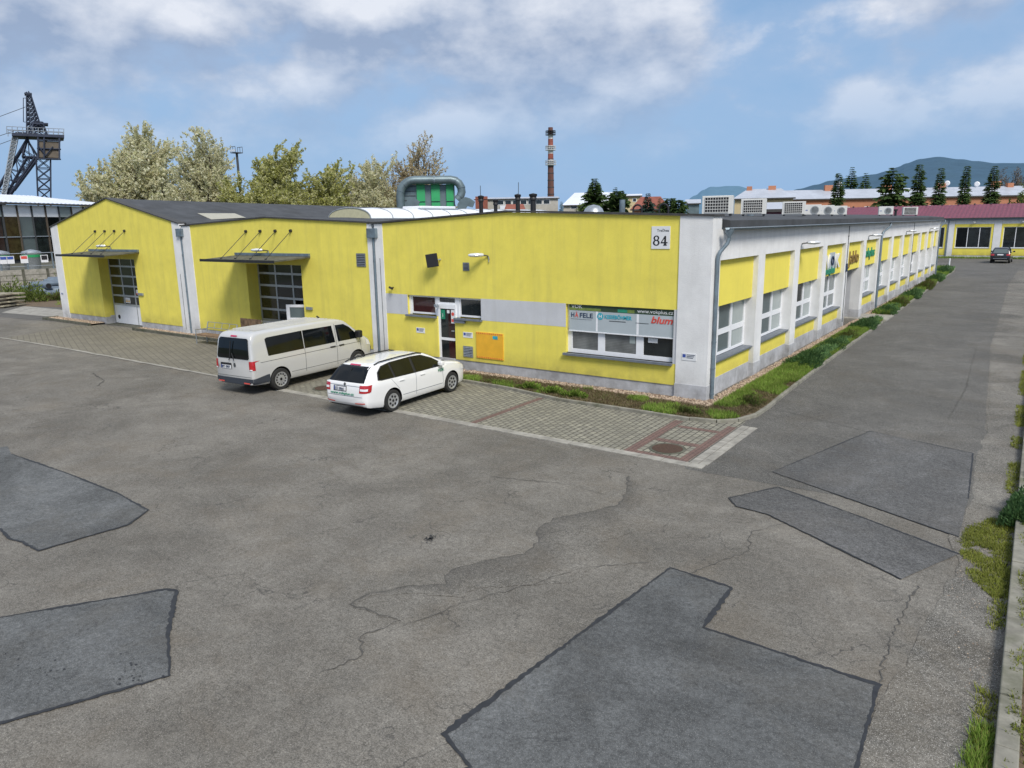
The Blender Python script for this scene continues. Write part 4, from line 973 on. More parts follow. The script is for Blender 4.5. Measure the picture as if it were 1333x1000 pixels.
# roof with fascia and gutter
rf = MB()
rf.add([(.22, .8, 5.46), (.22, YE + .2, 5.46), (-1.2, YE + .2, 5.60), (-1.2, .8, 5.60), (-7.1, YE + .2, 5.84), (-7.1, .43, 5.84), (-14.2, YE + .2, 5.48), (-14.2, .43, 5.5), (-1.2, .43, 5.6)],
       [(0, 1, 2, 3), (3, 2, 4, 5, 8), (5, 4, 6, 7)])
rf.add([(.22, .8, 5.24), (.22, YE + .2, 5.24), (.22, YE + .2, 5.46), (.22, .8, 5.46), (-.4, YE + .2, 5.24), (-.4, .8, 5.24)], [(0, 1, 2, 3), (0, 1, 4, 5)])
rf.add([(.22, .8, 5.24), (-.02, .8, 5.24), (-.02, .8, 5.5), (.22, .8, 5.46)], [(0, 1, 2, 3)])
rf3 = rf.build('roof', 'roof', h3)
gt = MB(); prof = [(.23 + .075 * (1 - math.cos(a)), 5.22 - .075 * math.sin(a)) for a in [math.pi * k / 8 for k in range(9)]]
vs = [(x, .35, z + .03) for x, z in prof] + [(x, YE + .3, z - .0) for x, z in prof]
gt.add(vs, [(k, k + 1, 10 + k, 9 + k) for k in range(8)]); go = gt.build('gutter', 'zinc', h3, smooth=True)
so_ = go.modifiers.new('solid', 'SOLIDIFY'); so_.thickness = .008
MB().tube([(.385, .35, 5.235), (.385, YE + .3, 5.205)], .012, 6).build('gutter_lip', 'steel', go)
MB().lathe([(.05, 4.86), (.06, 5.0), (.13, 5.12), (.14, 5.2)], (.3, .52, 0), 'z', 14).build('outlet', 'zinc', go, smooth=True)
downpipe(h3, [(.3, .52, 4.95), (.27, .5, 4.8), (.12, .32, 4.55), (.08, .27, 4.4), (.08, .27, 2.3), (.08, .27, .05)], .058)
MB().box(-.02, .28, .1, .44, 0, .05).build('drain_grate', 'black', h3)
for yy in (28.0, 58.85):
    downpipe(h3, [(.3, yy + 1.2, 5.15), (.29, yy + 1.1, 4.95), (.1, yy + .1, 4.65), (.07, yy, 4.45), (.07, yy, 2.2), (.07, yy, .05)], .058)
for yy in (18.8, 41.8): MB().tube([(.02, yy, 5.1), (.03, yy, .3)], .014, 5).box(-.01, .05, yy - .12, yy + .12, 4.6, 4.62).build('lightning_conductor', 'darkgrey', h3)
for yy, lab in ((9.9, 'first lamp head on the side wall, nearest the corner'), (24.0, 'second lamp head on the side wall, beyond the entrance'), (38.0, 'third lamp head on the side wall from the corner'), (51.5, 'fourth and farthest lamp head on the side wall')):
    wall_lamp((0.0, yy, 4.48), R(90 + 40), lab, .25)
# signs in bays 4,5,6
sg = empty('company_sign', (-.2, 16.5, 3.5), 'white lettered company sign with green line on the fourth yellow bay', 'sign')
text('letter', 'V', .95, 'plate', (-.14, 14.95, 3.15), (0, 1, 0), (0, 0, 1), sg, .08, bold=.02, width=.95)
MB().box(-.21, -.15, 15.8, 16.9, 3.14, 3.9).build('panel', 'bannerfab', sg)
text('letter', 'O', .62, 'navy', (-.12, 16.05, 3.3), (0, 1, 0), (0, 0, 1), sg, .05, bold=0, width=.5)
text('letter', 'K', .95, 'plate', (-.14, 16.85, 3.15), (0, 1, 0), (0, 0, 1), sg, .08, bold=.02, width=.95)
text('lettering', 'vokplus', .42, 'logogreen', (-.14, 14.9, 2.93), (0, 1, 0), (0, 0, 1), sg, .05, bold=.02, width=2.1)
sg = empty('company_sign', (-.2, 21.2, 3.5), 'brown gold lettered sign with colourful mark above the porch', 'sign')
text('lettering', 'Jablo', .95, 'gold', (-.14, 20.1, 3.15), (0, 1, 0), (0, 0, 1), sg, .05, bold=0, width=2.5)
MB().box(-.21, -.14, 19.35, 19.75, 3.25, 3.6).build('green_mark', 'limegreen', sg)
MB().box(.005, .06, 18.7, 18.95, 2.85, 3.25).build('side_flag', 'navy', sg)
sg = empty('company_sign', (-.2, 25.7, 3.5), 'green lettered sign on the sixth yellow bay', 'sign')
text('lettering', 'vokplus', .75, 'logogreen', (-.14, 24.1, 3.3), (0, 1, 0), (0, 0, 1), sg, .05, bold=.005, width=3.1)

# ------------------------------------------------------------------ roof equipment
def ac_box(x, y, w_, d_, h_, z, label, grid=True, rot=0, fan=False):
    t = empty('air_conditioner', (x, y, z), label, 'air conditioner', 'air conditioning units on the roof')
    MB().box(-w_ / 2, w_ / 2, 0, d_, .08, h_).build('casing', 'acbody', t, world=False, bevel=.012)
    for fx in (-w_ / 2 + .05, w_ / 2 - .12): MB().box(fx, fx + .07, .05, d_ - .05, 0, .08).build('foot', 'darkgrey', t, world=False)
    if grid:
        gx0 = -w_ / 2 + .1; gx1 = w_ / 2 - .14
        MB().box(gx0, gx1, -.012, -.002, .14, h_ - .05).build('coil', 'black', t, world=False)
        g = MB(); n = 9; m_ = 5
        for k in range(n + 1): xx = gx0 + (gx1 - gx0) * k / n; g.box(xx - .006, xx + .006, -.024, -.013, .14, h_ - .05)
        for k in range(m_ + 1): zz_ = .14 + (h_ - .19) * k / m_; g.box(gx0, gx1, -.03, -.0245, zz_ - .009, zz_ + .009)
        g.build('guard', 'acbody', t, world=False)
    if fan:
        r_ = min(w_, h_) * .33; cx_ = w_ * .14
        MB().lathe([(.001, -.016), (r_, -.016), (r_, -.002)], (cx_, 0, h_ * .54), 'y', 24).build('fan_opening', 'darkgrey' if fan == 1 else 'black', t, world=False)
        g = MB()
        for q in (.33, .6, .85, 1.02): g.lathe([(r_ * q - .006, -.026), (r_ * q + .006, -.026), (r_ * q + .006, -.018), (r_ * q - .006, -.018)], (cx_, 0, h_ * .54), 'y', 24)
        for k in range(6):
            a = math.pi * k / 6; g.tube([(cx_ - r_ * math.cos(a), -.022, h_ * .54 - r_ * math.sin(a)), (cx_ + r_ * math.cos(a), -.022, h_ * .54 + r_ * math.sin(a))], .004, 4)
        g.build('fan_guard', 'greyframe', t, world=False)
        MB().box(-w_ / 2 + .06, -w_ / 2 + .2, -.008, -.002, h_ * .5, h_ * .56).build('badge', 'blue', t, world=False)
    t.rotation_euler = (0, 0, rot); return t
A = R(14)
ac_box(-1.3, 3.8, 1.02, .4, .69, 5.60, 'large white air conditioner nearest the building corner', rot=A)
ac_box(-1.3, 7.7, .93, .4, .66, 5.60, 'large white air conditioner second from the corner', rot=A)
ac_box(-1.3, 13.4, .98, .4, .64, 5.60, 'large white air conditioner third from the corner', rot=A)
for i, yy in enumerate((17.5, 20.3, 23.4)):
    ac_box(-1.5, yy, .82, .32, .56, 5.60, ['leftmost of the three small round fan units', 'middle of the three small round fan units', 'rightmost of the three small round fan units'][i], False, R(17), 1)
ac_box(-1.5, 38.6, .95, .35, .66, 5.62, 'small unit with a black fan far along the roof', False, R(17), 2)
ac_box(-1.6, 51.5, 1.15, .45, .74, 5.62, 'low white grille unit at the far end of the roof', True, R(20))
for (x, y, lab) in ((-1.9, 5.9, 'looped black roof pipe beside the nearest air conditioner'), (-2.9, 3.0, 'looped black roof pipe left of the nearest air conditioner'), (-3.9, 3.0, 'second looped black roof pipe left of the nearest air conditioner')):
    pts = [(x - .16, y, 5.6), (x - .17, y, 5.85)] + [(x - .17 * math.cos(a), y, 5.88 + .17 * math.sin(a)) for a in [math.pi * k / 8 for k in range(9)]] + [(x + .17, y, 5.74)]
    one('roof_pipe', MB().tube(pts, .032, 8), 'black', lab, 'pipe', 'looped pipes on the roof', smooth=True)
one('vent_pipe', MB().tube([(-4.6, 3.2, 5.5), (-4.6, 3.2, 6.25)], .1, 12), 'zinc', 'upright grey vent pipe left of the looped roof pipes', 'pipe')
one('vent_pipe', MB().tube([(-2.1, 9.9, 5.5), (-2.1, 9.9, 6.15)], .13, 12), 'zinc', 'stubby blue grey vent pipe between two large air conditioners', 'pipe')
one('vent_pipe', MB().tube([(-1.6, 43.6, 5.5), (-1.6, 43.6, 6.0)], .09, 8).tube([(-1.6, 43.6, 6.0), (-1.6, 43.6, 6.12)], .14, 8), 'black', 'small capped vent pipe near the far end of the roof', 'pipe')
def stack(x, y, z, r_, label):
    t = empty('roof_stack', (x, y, 5.6), label, 'vent stack', 'black vent stacks on the roof')
    MB().tube([(x, y, 5.6), (x, y, z)], r_, 12).build('pipe', 'black', t, smooth=True)
    MB().lathe([(r_ * 1.35, z - .16), (r_ * 1.35, z - .1), (r_ * 1.15, z - .06), (r_ * 1.5, z), (r_ * 1.5, z + .06), (.001, z + .1)], (x, y, 0), 'z', 14).build('cowl', 'black', t, smooth=True)
def onray(az, D): p = polar(az, D); return p.x, p.y
stack(*onray(-37.78, 31.0), elz(2.02, 31), .085, 'leftmost black vent stack on the right hall roof')
stack(*onray(-36.67, 30.5), elz(1.74, 30.5), .075, 'short second black vent stack from the left')
stack(*onray(-34.97, 30.5), elz(2.08, 30.5), .09, 'third black vent stack, behind the gable top')
stack(*onray(-33.8, 30), elz(2.1, 30), .11, 'rightmost and thickest black vent stack')
x, y = onray(-29.2, 26)
one('dome_ventilator', MB().lathe([(.34, 5.6), (.34, 5.78), (.36, 5.8), (.30, 5.93), (.2, 6.02), (.001, 6.07)], (x, y, 0), 'z', 20), 'steel', 'low silver dome ventilator on the roof near the spruce', 'ventilator', smooth=True)

# filter plant behind the roofs
fp = empty('filter_plant', tuple(polar(-41.5, 78)), 'green and grey dust filter plant with a fat curved duct behind the roofs', 'filter plant')
D = 78
def pp(az, el, d=D): q = polar(az, d); return Vector((q.x, q.y, elz(el, d)))
lft = pp(-43.7, 1.0); rgt = pp(-39.75, 1.0); ax = (rgt - lft); ax.z = 0; Lw = ax.length; ax.normalize(); ay = Vector((-ax.y, ax.x, 0))
def loc(s, d, z): q = lft + ax * s + ay * d; return (q.x, q.y, z)
def fbox(mb, s0, s1, d0, d1, z0, z1):
    return mb.add([loc(s0, d0, z0), loc(s1, d0, z0), loc(s1, d1, z0), loc(s0, d1, z0), loc(s0, d0, z1), loc(s1, d0, z1), loc(s1, d1, z1), loc(s0, d1, z1)],
                  [(0, 3, 2, 1), (4, 5, 6, 7), (0, 1, 5, 4), (1, 2, 6, 5), (2, 3, 7, 6), (3, 0, 4, 7)])
ZB, ZT = 0, elz(3.02, D)
fbox(MB(), -.5, Lw, .1, 3, 0, ZT).build('housing', 'silo', fp)
def fs_(az): return Lw * (az + 43.7) / 3.95
pan = [(fs_(-42.62), fs_(-42.0)), (fs_(-41.53), fs_(-40.88)), (fs_(-40.4), fs_(-39.85))]; S0 = pan[0][0]
zc = elz(1.75, D)
for a, b in pan:
    p_ = fbox(MB(), a, b, -.1, .09, zc + .06, ZT + .02).build('green_panel', 'green', fp); fbox(MB(), a, b, -.1, .09, 4.5, zc - .06).build('lower_panel', 'green', p_)
mb = MB()
for k in range(9): fbox(mb, -.5, S0 - .1, .04, .09, 6.2 + k * .45, 6.25 + k * .45)
mb.build('ribs', 'darkgrey', fp)
zt_ = elz(3.33, D)
pts = [loc(-.2, -.5, 4), loc(-.2, -.5, zt_ - 1.5)] + [loc(1.3 - 1.5 * math.cos(a), -.5, zt_ - 1.5 + 1.5 * math.sin(a)) for a in [math.pi / 2 * k / 6 for k in range(1, 7)]] + \
      [loc(Lw * .6, -.5, zt_), loc(Lw - .4, -.5, zt_)] + [loc(Lw - .4 + 1.1 * math.sin(a), -.5, zt_ - 1.1 + 1.1 * math.cos(a)) for a in [math.pi * .8 * k / 6 for k in range(1, 7)]]
MB().tube(pts, .42, 14).build('duct', 'silo', fp, smooth=True)
for k in range(0, len(pts) - 1, 2): MB().tube([Vector(pts[k]), Vector(pts[k]).lerp(Vector(pts[k + 1]), .08)], .46, 14).build('duct_flange', 'zinc', fp)
def cowl(az, D_, z0, s_, label):
    c = polar(az, D_); t = empty('fan_cowl', tuple(c), label, 'duct cowl', 'grey fan cowls near the filter plant')
    pr = [(-.9, 0), (-.9, .5), (-.55, 1.0), (0, 1.25), (.5, 1.1), (1.0, .75), (.75, .15), (.2, .3), (0, 0)]
    q = MB().prism([(a * s_, z0 + b * s_) for a, b in pr], 'y', -.5 * s_, .5 * s_)
    an = R(-az) ; q.v = [(c.x + v[0] * math.cos(an) - v[1] * math.sin(an), c.y + v[0] * math.sin(an) + v[1] * math.cos(an), v[2]) for v in q.v]
    q.build('cowl', 'silo', t)
    q = MB().prism([(a * s_, z0 + b * s_) for a, b in [(1.02, .72), (.97, .74), (.74, .2), (.79, .18)]], 'y', -.42 * s_, .42 * s_)
    q.v = [(c.x + v[0] * math.cos(an) - v[1] * math.sin(an), c.y + v[0] * math.sin(an) + v[1] * math.cos(an), v[2]) for v in q.v]; q.build('mouth', 'black', t)
    MB().tube([(c.x - .3, c.y, 0), (c.x - .3, c.y, z0 + .2)], .35 * s_, 10).build('riser', 'silo', t)
cowl(-43.0, 70, elz(1.35, 70), .72, 'grey fan cowl in front of the green panels')
cowl(-38.95, 70, elz(1.2, 70), .85, 'grey fan cowl to the right of the filter plant')

# ------------------------------------------------------------------ vehicles
def interp(tab, x):
    if x <= tab[0][0]: return tab[0][1]
    for i in range(len(tab) - 1):
        (a, b), (c, d) = tab[i], tab[i + 1]
        if x <= c:
            p0 = tab[max(i - 1, 0)]; p3 = tab[min(i + 2, len(tab) - 1)]
            m1 = 0 if i == 0 else (d - p0[1]) / (c - p0[0]) ; m2 = 0 if i + 2 >= len(tab) else (p3[1] - b) / (p3[0] - a)
            s0 = (d - b) / (c - a)
            if i == 0: m1 = s0
            if i + 2 >= len(tab): m2 = s0
            # monotone limiter
            for_ = 3 * abs(s0)
            m1 = max(-for_, min(for_, m1)); m2 = max(-for_, min(for_, m2))
            if m1 * s0 < 0: m1 = 0
            if m2 * s0 < 0: m2 = 0
            t = (x - a) / (c - a); h = c - a
            return (2 * t**3 - 3 * t**2 + 1) * b + (t**3 - 2 * t**2 + t) * h * m1 + (-2 * t**3 + 3 * t**2) * d + (t**3 - t**2) * h * m2
    return tab[-1][1]
def make_vehicle(sp, name, label, cat):
    t = empty(name, (0, 0, 0), label, cat)
    xs = sorted(set([p[0] for p in sp['top']] + [sp['L'] * k / 46 for k in range(47)] + [.015, .04, .08]))
    xs = [x for i, x in enumerate(xs) if i == 0 or x - xs[i - 1] > .006]
    vs = []; fs = []; nP = 0
    for x in xs:
        Zt = interp(sp['top'], x); z0 = interp(sp['bot'], x); wb = interp(sp['wid'], x); zb = interp(sp['belt'], x); H = sp['H']
        tt = max(0, min(1, (Zt - zb) / (H - zb)))
        zbe = min(zb, Zt - .07)
        wr = wb * (.93 * (1 - tt) + (sp['wr'] / .905) * tt)
        prof = [(0, z0), (wb * .7, z0), (wb * .93, z0 + .01), (wb * .985, z0 + .09), (wb * .99, z0 + (zbe - z0) * .3), (wb * 1.0, z0 + (zbe - z0) * .55), (wb * .998, z0 + (zbe - z0) * .8), (wb * .975, zbe)]
        ze = Zt - .075 - .02 * tt
        if ze < zbe + .01: ze = zbe + .01
        for k in (.33, .66): prof.append((wb * .975 + (wr - wb * .975) * k, zbe + (ze - zbe) * k))
        prof += [(wr, ze), (wr * .965, ze + (Zt - ze) * .45), (wr * .89, ze + (Zt - ze) * .78), (wr * .7, ze + (Zt - ze) * .93), (wr * .35, Zt - .002), (0, Zt)]
        full_ = [(-y, z) for y, z in prof] + [(y, z) for y, z in reversed(prof[1:-1])]
        nP = len(full_)
        vs += [(x, y, z) for y, z in full_]
    for i in range(len(xs) - 1):
        for k in range(nP): fs.append((i * nP + k, i * nP + (k + 1) % nP, (i + 1) * nP + (k + 1) % nP, (i + 1) * nP + k))
    fs.append(tuple(range(nP))); fs.append(tuple(range((len(xs) - 1) * nP, len(xs) * nP)))
    body = MB().add(vs, fs).build('body', sp['paint'], t, world=False, smooth=True)
    bm = bmesh.new(); bm.from_mesh(body.data); bvh = BVHTree.FromBMesh(bm); bm.free()
    body.data.materials.append(M['black'])
    # wheel arches
    ra = sp['rw'] + .055
    cut = MB()
    for wx in sp['wheels']:
        for s_ in (-1, 1):
            y0, y1 = sorted((s_ * .52, s_ * 1.3)); cut.lathe([(ra, y0), (ra, y1)], (wx, 0, sp['rw'] + .01), 'y', 40)
    cm = bpy.data.meshes.new('cut'); cm.from_pydata(cut.v, [], cut.f); 
    b2 = bmesh.new(); b2.from_mesh(cm); bmesh.ops.recalc_face_normals(b2, faces=b2.faces); b2.to_mesh(cm); b2.free()
    cobj = bpy.data.objects.new('cut', cm); col.objects.link(cobj)
    md = body.modifiers.new('b', 'BOOLEAN'); md.object = cobj; md.operation = 'DIFFERENCE'; md.solver = 'EXACT'
    bpy.context.view_layer.update()
    nm = bpy.data.meshes.new_from_object(body.evaluated_get(bpy.context.evaluated_depsgraph_get()))
    body.modifiers.clear(); body.data = nm
    if len(nm.materials) < 2:
        nm.materials.clear(); nm.materials.append(M[sp['paint']]); nm.materials.append(M['black'])
    bpy.data.objects.remove(cobj)
    for p in nm.polygons:
        c = p.center
        for wx in sp['wheels']:
            dd = math.hypot(c.x - wx, c.z - sp['rw'] - .01)
            if dd < ra + .004 and abs(c.y) > .5 and (abs(p.normal.y) < .3 or abs(c.y) < .56): p.material_index = 1
        if p.normal.z < -.7 and c.z < .5: p.material_index = 1
    def cast(poly, side, off, cuts=3):
        b = bmesh.new()
        def P(a, c):
            if side in ('R', 'L'): return Vector((a, -2 if side == 'R' else 2, c))
            if side == 'B': return Vector((-1.5, a, c))
            if side == 'F': return Vector((sp['L'] + 1.5, a, c))
            return Vector((a, c, 4))
        dirn = {'R': Vector((0, 1, 0)), 'L': Vector((0, -1, 0)), 'B': Vector((1, 0, 0)), 'F': Vector((-1, 0, 0)), 'T': Vector((0, 0, -1))}[side]
        vv = [b.verts.new(P(*q)) for q in poly]; b.faces.new(vv)
        bmesh.ops.triangulate(b, faces=b.faces); 
        for _ in range(cuts): bmesh.ops.subdivide_edges(b, edges=b.edges[:], cuts=1, use_grid_fill=True)
        bmesh.ops.triangulate(b, faces=b.faces)
        b.verts.index_update(); out = []; bad = set()
        for v in b.verts:
            hit = bvh.ray_cast(v.co, dirn)
            if hit[0] is None: bad.add(v.index); out.append(tuple(v.co)); continue
            n_ = hit[1]
            if n_.dot(dirn) > 0: n_ = -n_
            out.append(tuple(hit[0] + n_ * off - dirn * off * .3))
        fc = [tuple(v.index for v in f.verts) for f in b.faces if not any(v.index in bad for v in f.verts)]
        b.free(); return out, fc
    def decal(nm_, mat, items, off=.006, parent=t, cuts=3):
        mb = MB()
        for poly, side in items:
            o, f = cast(poly, side, off, cuts); mb.add(o, f)
        ob = mb.build(nm_, mat, parent, world=False, smooth=True); return ob
    sp['details'](t, decal, sp)
    # wheels
    for wx in sp['wheels']:
        for s_ in (-1, 1):
            yo = s_ * (sp['track'])
            c = (wx, yo, sp['rw'])
            Rr = sp['rw']; rr = Rr * .66
            wz = empty_mesh = MB().lathe([(.001, -.1 * s_), (rr * .98, -.1 * s_), (rr * .98, -.05 * s_)], c, 'y', 28).build('wheel', 'black', t, world=False)
            MB().lathe([(rr, -.10 * s_), (Rr * .9, -.11 * s_), (Rr, -.075 * s_), (Rr, .075 * s_), (Rr * .94, .1 * s_), (rr * 1.04, .10 * s_), (rr, .085 * s_), (rr, -.1 * s_)], c, 'y', 36).build('tyre', 'tyre', wz, world=False, smooth=True)
            rm = MB().lathe([(.001, .088 * s_), (rr * .3, .094 * s_), (rr * .78, .078 * s_), (rr * .9, .095 * s_), (rr * 1.03, .1 * s_), (rr * 1.03, .085 * s_)], c, 'y', 36)
            hl = MB(); ns = sp.get('spokes', 6)
            for k in range(ns):
                a = 2 * math.pi * k / ns; q = rr * sp.get('hq', .62); hr = rr * sp.get('hr', .15)
                hx, hz_ = c[0] + q * math.cos(a), c[2] + q * math.sin(a)
                hl.prism([(hx + hr * math.cos(a + b_ * .785) * 1.1, hz_ + hr * math.sin(a + b_ * .785) * 1.1) for b_ in range(8)], 'y', c[1] + .082 * s_, c[1] + .1005 * s_)
            hl.lathe([(rr * .12, .094 * s_), (rr * .17, .0965 * s_), (rr * .2, .094 * s_)], c, 'y', 16)
            hl.build('rim_holes', 'black', wz, world=False)
            rm.build('rim', 'rim', wz, world=False, smooth=False)
    return t
def estate_details(t, decal, sp):
    for s_, sd in ((-1, 'R'), (1, 'L')):
        dlo = [(.50, 1.0), (.60, 1.2), (.82, 1.335), (1.2, 1.385), (2.1, 1.40), (2.55, 1.375), (2.98, 1.22), (3.36, 1.0), (3.30, .935), (2.0, .945), (.62, .975)]
        trim = decal('window_trim', 'black', [(dlo, sd)], .004, cuts=4)
        decal('side_window', 'carglass', [([(.56, 1.01), (.64, 1.19), (.84, 1.31), (1.12, 1.355), (1.12, .985)], sd)], .010, cuts=4)
        decal('side_window', 'carglass', [([(1.2, .98), (1.2, 1.365), (2.0, 1.38), (1.97, .965)], sd)], .010, cuts=4)
        decal('side_window', 'carglass', [([(2.07, .96), (2.1, 1.38), (2.52, 1.35), (2.95, 1.20), (3.27, 1.0), (3.24, .955)], sd)], .010, cuts=4)
        ln = []
        for x0, x1, z0, z1 in ((1.30, 1.0, .62, .95), (2.02, 2.03, .3, .94), (3.30, 3.22, .3, .93)):
            ln.append(([(x0, z0), (x0 + .012, z0), (x1 + .012, z1), (x1, z1)], sd))
        ln.append(([(1.45, .40), (3.25, .38), (3.25, .395), (1.45, .415)], sd))
        decal('door_seam', 'sill', ln, .003, cuts=3)
        for hx in (1.32, 2.22): MB().box(hx, hx + .2, s_ * .915 - .02, s_ * .915 + .02, .83, .86).build('door_handle', sp['paint'], t, world=False, bevel=.01)
        mi = MB().box(3.02, 3.18, *sorted((s_ * .90, s_ * 1.08)), .98, 1.11).build('mirror', sp['paint'], t, world=False, bevel=.035)
        MB().tube([(.62, s_ * .60, 1.405), (.8, s_ * .605, 1.455), (1.6, s_ * .61, 1.475), (2.4, s_ * .60, 1.46), (2.62, s_ * .585, 1.41)], .019, 8).build('roof_rail', 'black', t, world=False, smooth=True)
        y0, y1 = .60 * s_, .865 * s_
        tl = decal('tail_light', 'tail', [([(y0, .72), (y1, .72), (y1, .93), (y0 * 1.02, .93)], 'B')], .008)
        decal('side_lamp', 'tail', [([(.03, .72), (.20, .74), (.26, .93), (.05, .93)], sd)], .008)
        decal('reverse_lamp', 'lens', [([(y0 * 1.06, .78), (y0 * 1.42, .78), (y0 * 1.42, .84), (y0 * 1.06, .84)], 'B')], .012, tl)
        decal('reflector', 'redprint', [([(.42 * s_, .40), (.78 * s_, .42), (.78 * s_, .45), (.42 * s_, .43)], 'B')], .008)
        decal('headlight', 'lens', [([(4.2, .66), (4.5, .62), (4.45, .74), (4.22, .80)], sd)], .008)
    decal('rear_window', 'carglass', [([(-.73, .985), (.73, .985), (.60, 1.37), (-.60, 1.37)], 'B')], .008, cuts=4)
    decal('brake_light', 'stopred', [([(-.22, 1.375), (.22, 1.375), (.21, 1.40), (-.21, 1.40)], 'B')], .012)
    decal('windscreen', 'carglass', [([(-.66, 1.0), (.66, 1.0), (.54, 1.37), (-.54, 1.37)], 'F')], .008, cuts=4)
    pl = decal('licence_plate', 'plate', [([(-.06, .745), (.44, .745), (.44, .85), (-.06, .85)], 'B')], .012)
    decal('plate_band', 'blue', [([(.40, .745), (.44, .745), (.44, .85), (.40, .85)], 'B')], .016, pl)
    decal('plate_surround', 'black', [([(-.08, .725), (.46, .725), (.46, .87), (-.08, .87)], 'B')], .007)
    decal('tailgate_seam', 'sill', [([(-.62, .885), (-.62, .897), (.62, .897), (.62, .885)], 'B'), ([(-.72, .60), (-.72, .61), (.72, .61), (.72, .60)], 'B')], .005)
    decal('badge', 'darkgrey', [([(.045 * math.cos(k * .52), .925 + .045 * math.sin(k * .52)) for k in range(12)], 'B')], .010)
    decal('bumper_skirt', 'black', [([(-.72, .27), (.72, .27), (.66, .345), (-.66, .345)], 'B')], .008)
    xb = -.012
    text('plate_number', '3T7 0964', .10, 'navy', (xb - .018, .385, .768), (0, -1, 0), (0, 0, 1), t, bold=.002, width=.38)
    text('web_address', 'www.vokplus.cz', .10, 'logogreen', (xb - .004, .58, .64), (0, -1, 0), (0, 0, 1), t, bold=.002, width=.98)
    text('door_lettering', 'VOK', .13, 'logogreen', (3.02, -.925, .78), (1, 0, 0), (0, 0, 1), t, bold=.003, width=.30)
    MB().tube([(.34, 0, 1.33), (.27, .02, 1.22), (.2, .25, 1.1)], .01, 5).build('wiper', 'black', t, world=False)
estate = dict(L=4.66, H=1.465, rw=.318, wheels=(1.03, 3.72), track=.80, wr=.62, paint='carwhite', spokes=7, spw=.22,
    top=[(0, .66), (.02, .86), (.05, .97), (.09, 1.01), (.40, 1.345), (.52, 1.405), (.8, 1.44), (1.3, 1.462), (1.9, 1.465), (2.4, 1.45), (2.75, 1.40), (3.5, 1.05), (3.75, .995), (4.1, .93), (4.4, .84), (4.58, .70), (4.66, .52)],
    bot=[(0, .42), (.1, .30), (.35, .25), (.7, .2), (3.9, .2), (4.4, .2), (4.66, .30)],
    wid=[(0, .72), (.04, .80), (.12, .86), (.5, .90), (1.0, .907), (3.6, .905), (4.0, .885), (4.3, .83), (4.5, .74), (4.66, .56)],
    belt=[(0, .955), (2, .94), (3.5, .92), (4.66, .75)], details=estate_details)
car = make_vehicle(estate, 'estate_car', 'white estate car with green lettering and black roof rails parked facing the building', 'car')
CS = 1.15
CSV = Vector((1.10, .95, 1.05)); car.scale = CSV; car.rotation_euler = (0, 0, R(93.6))
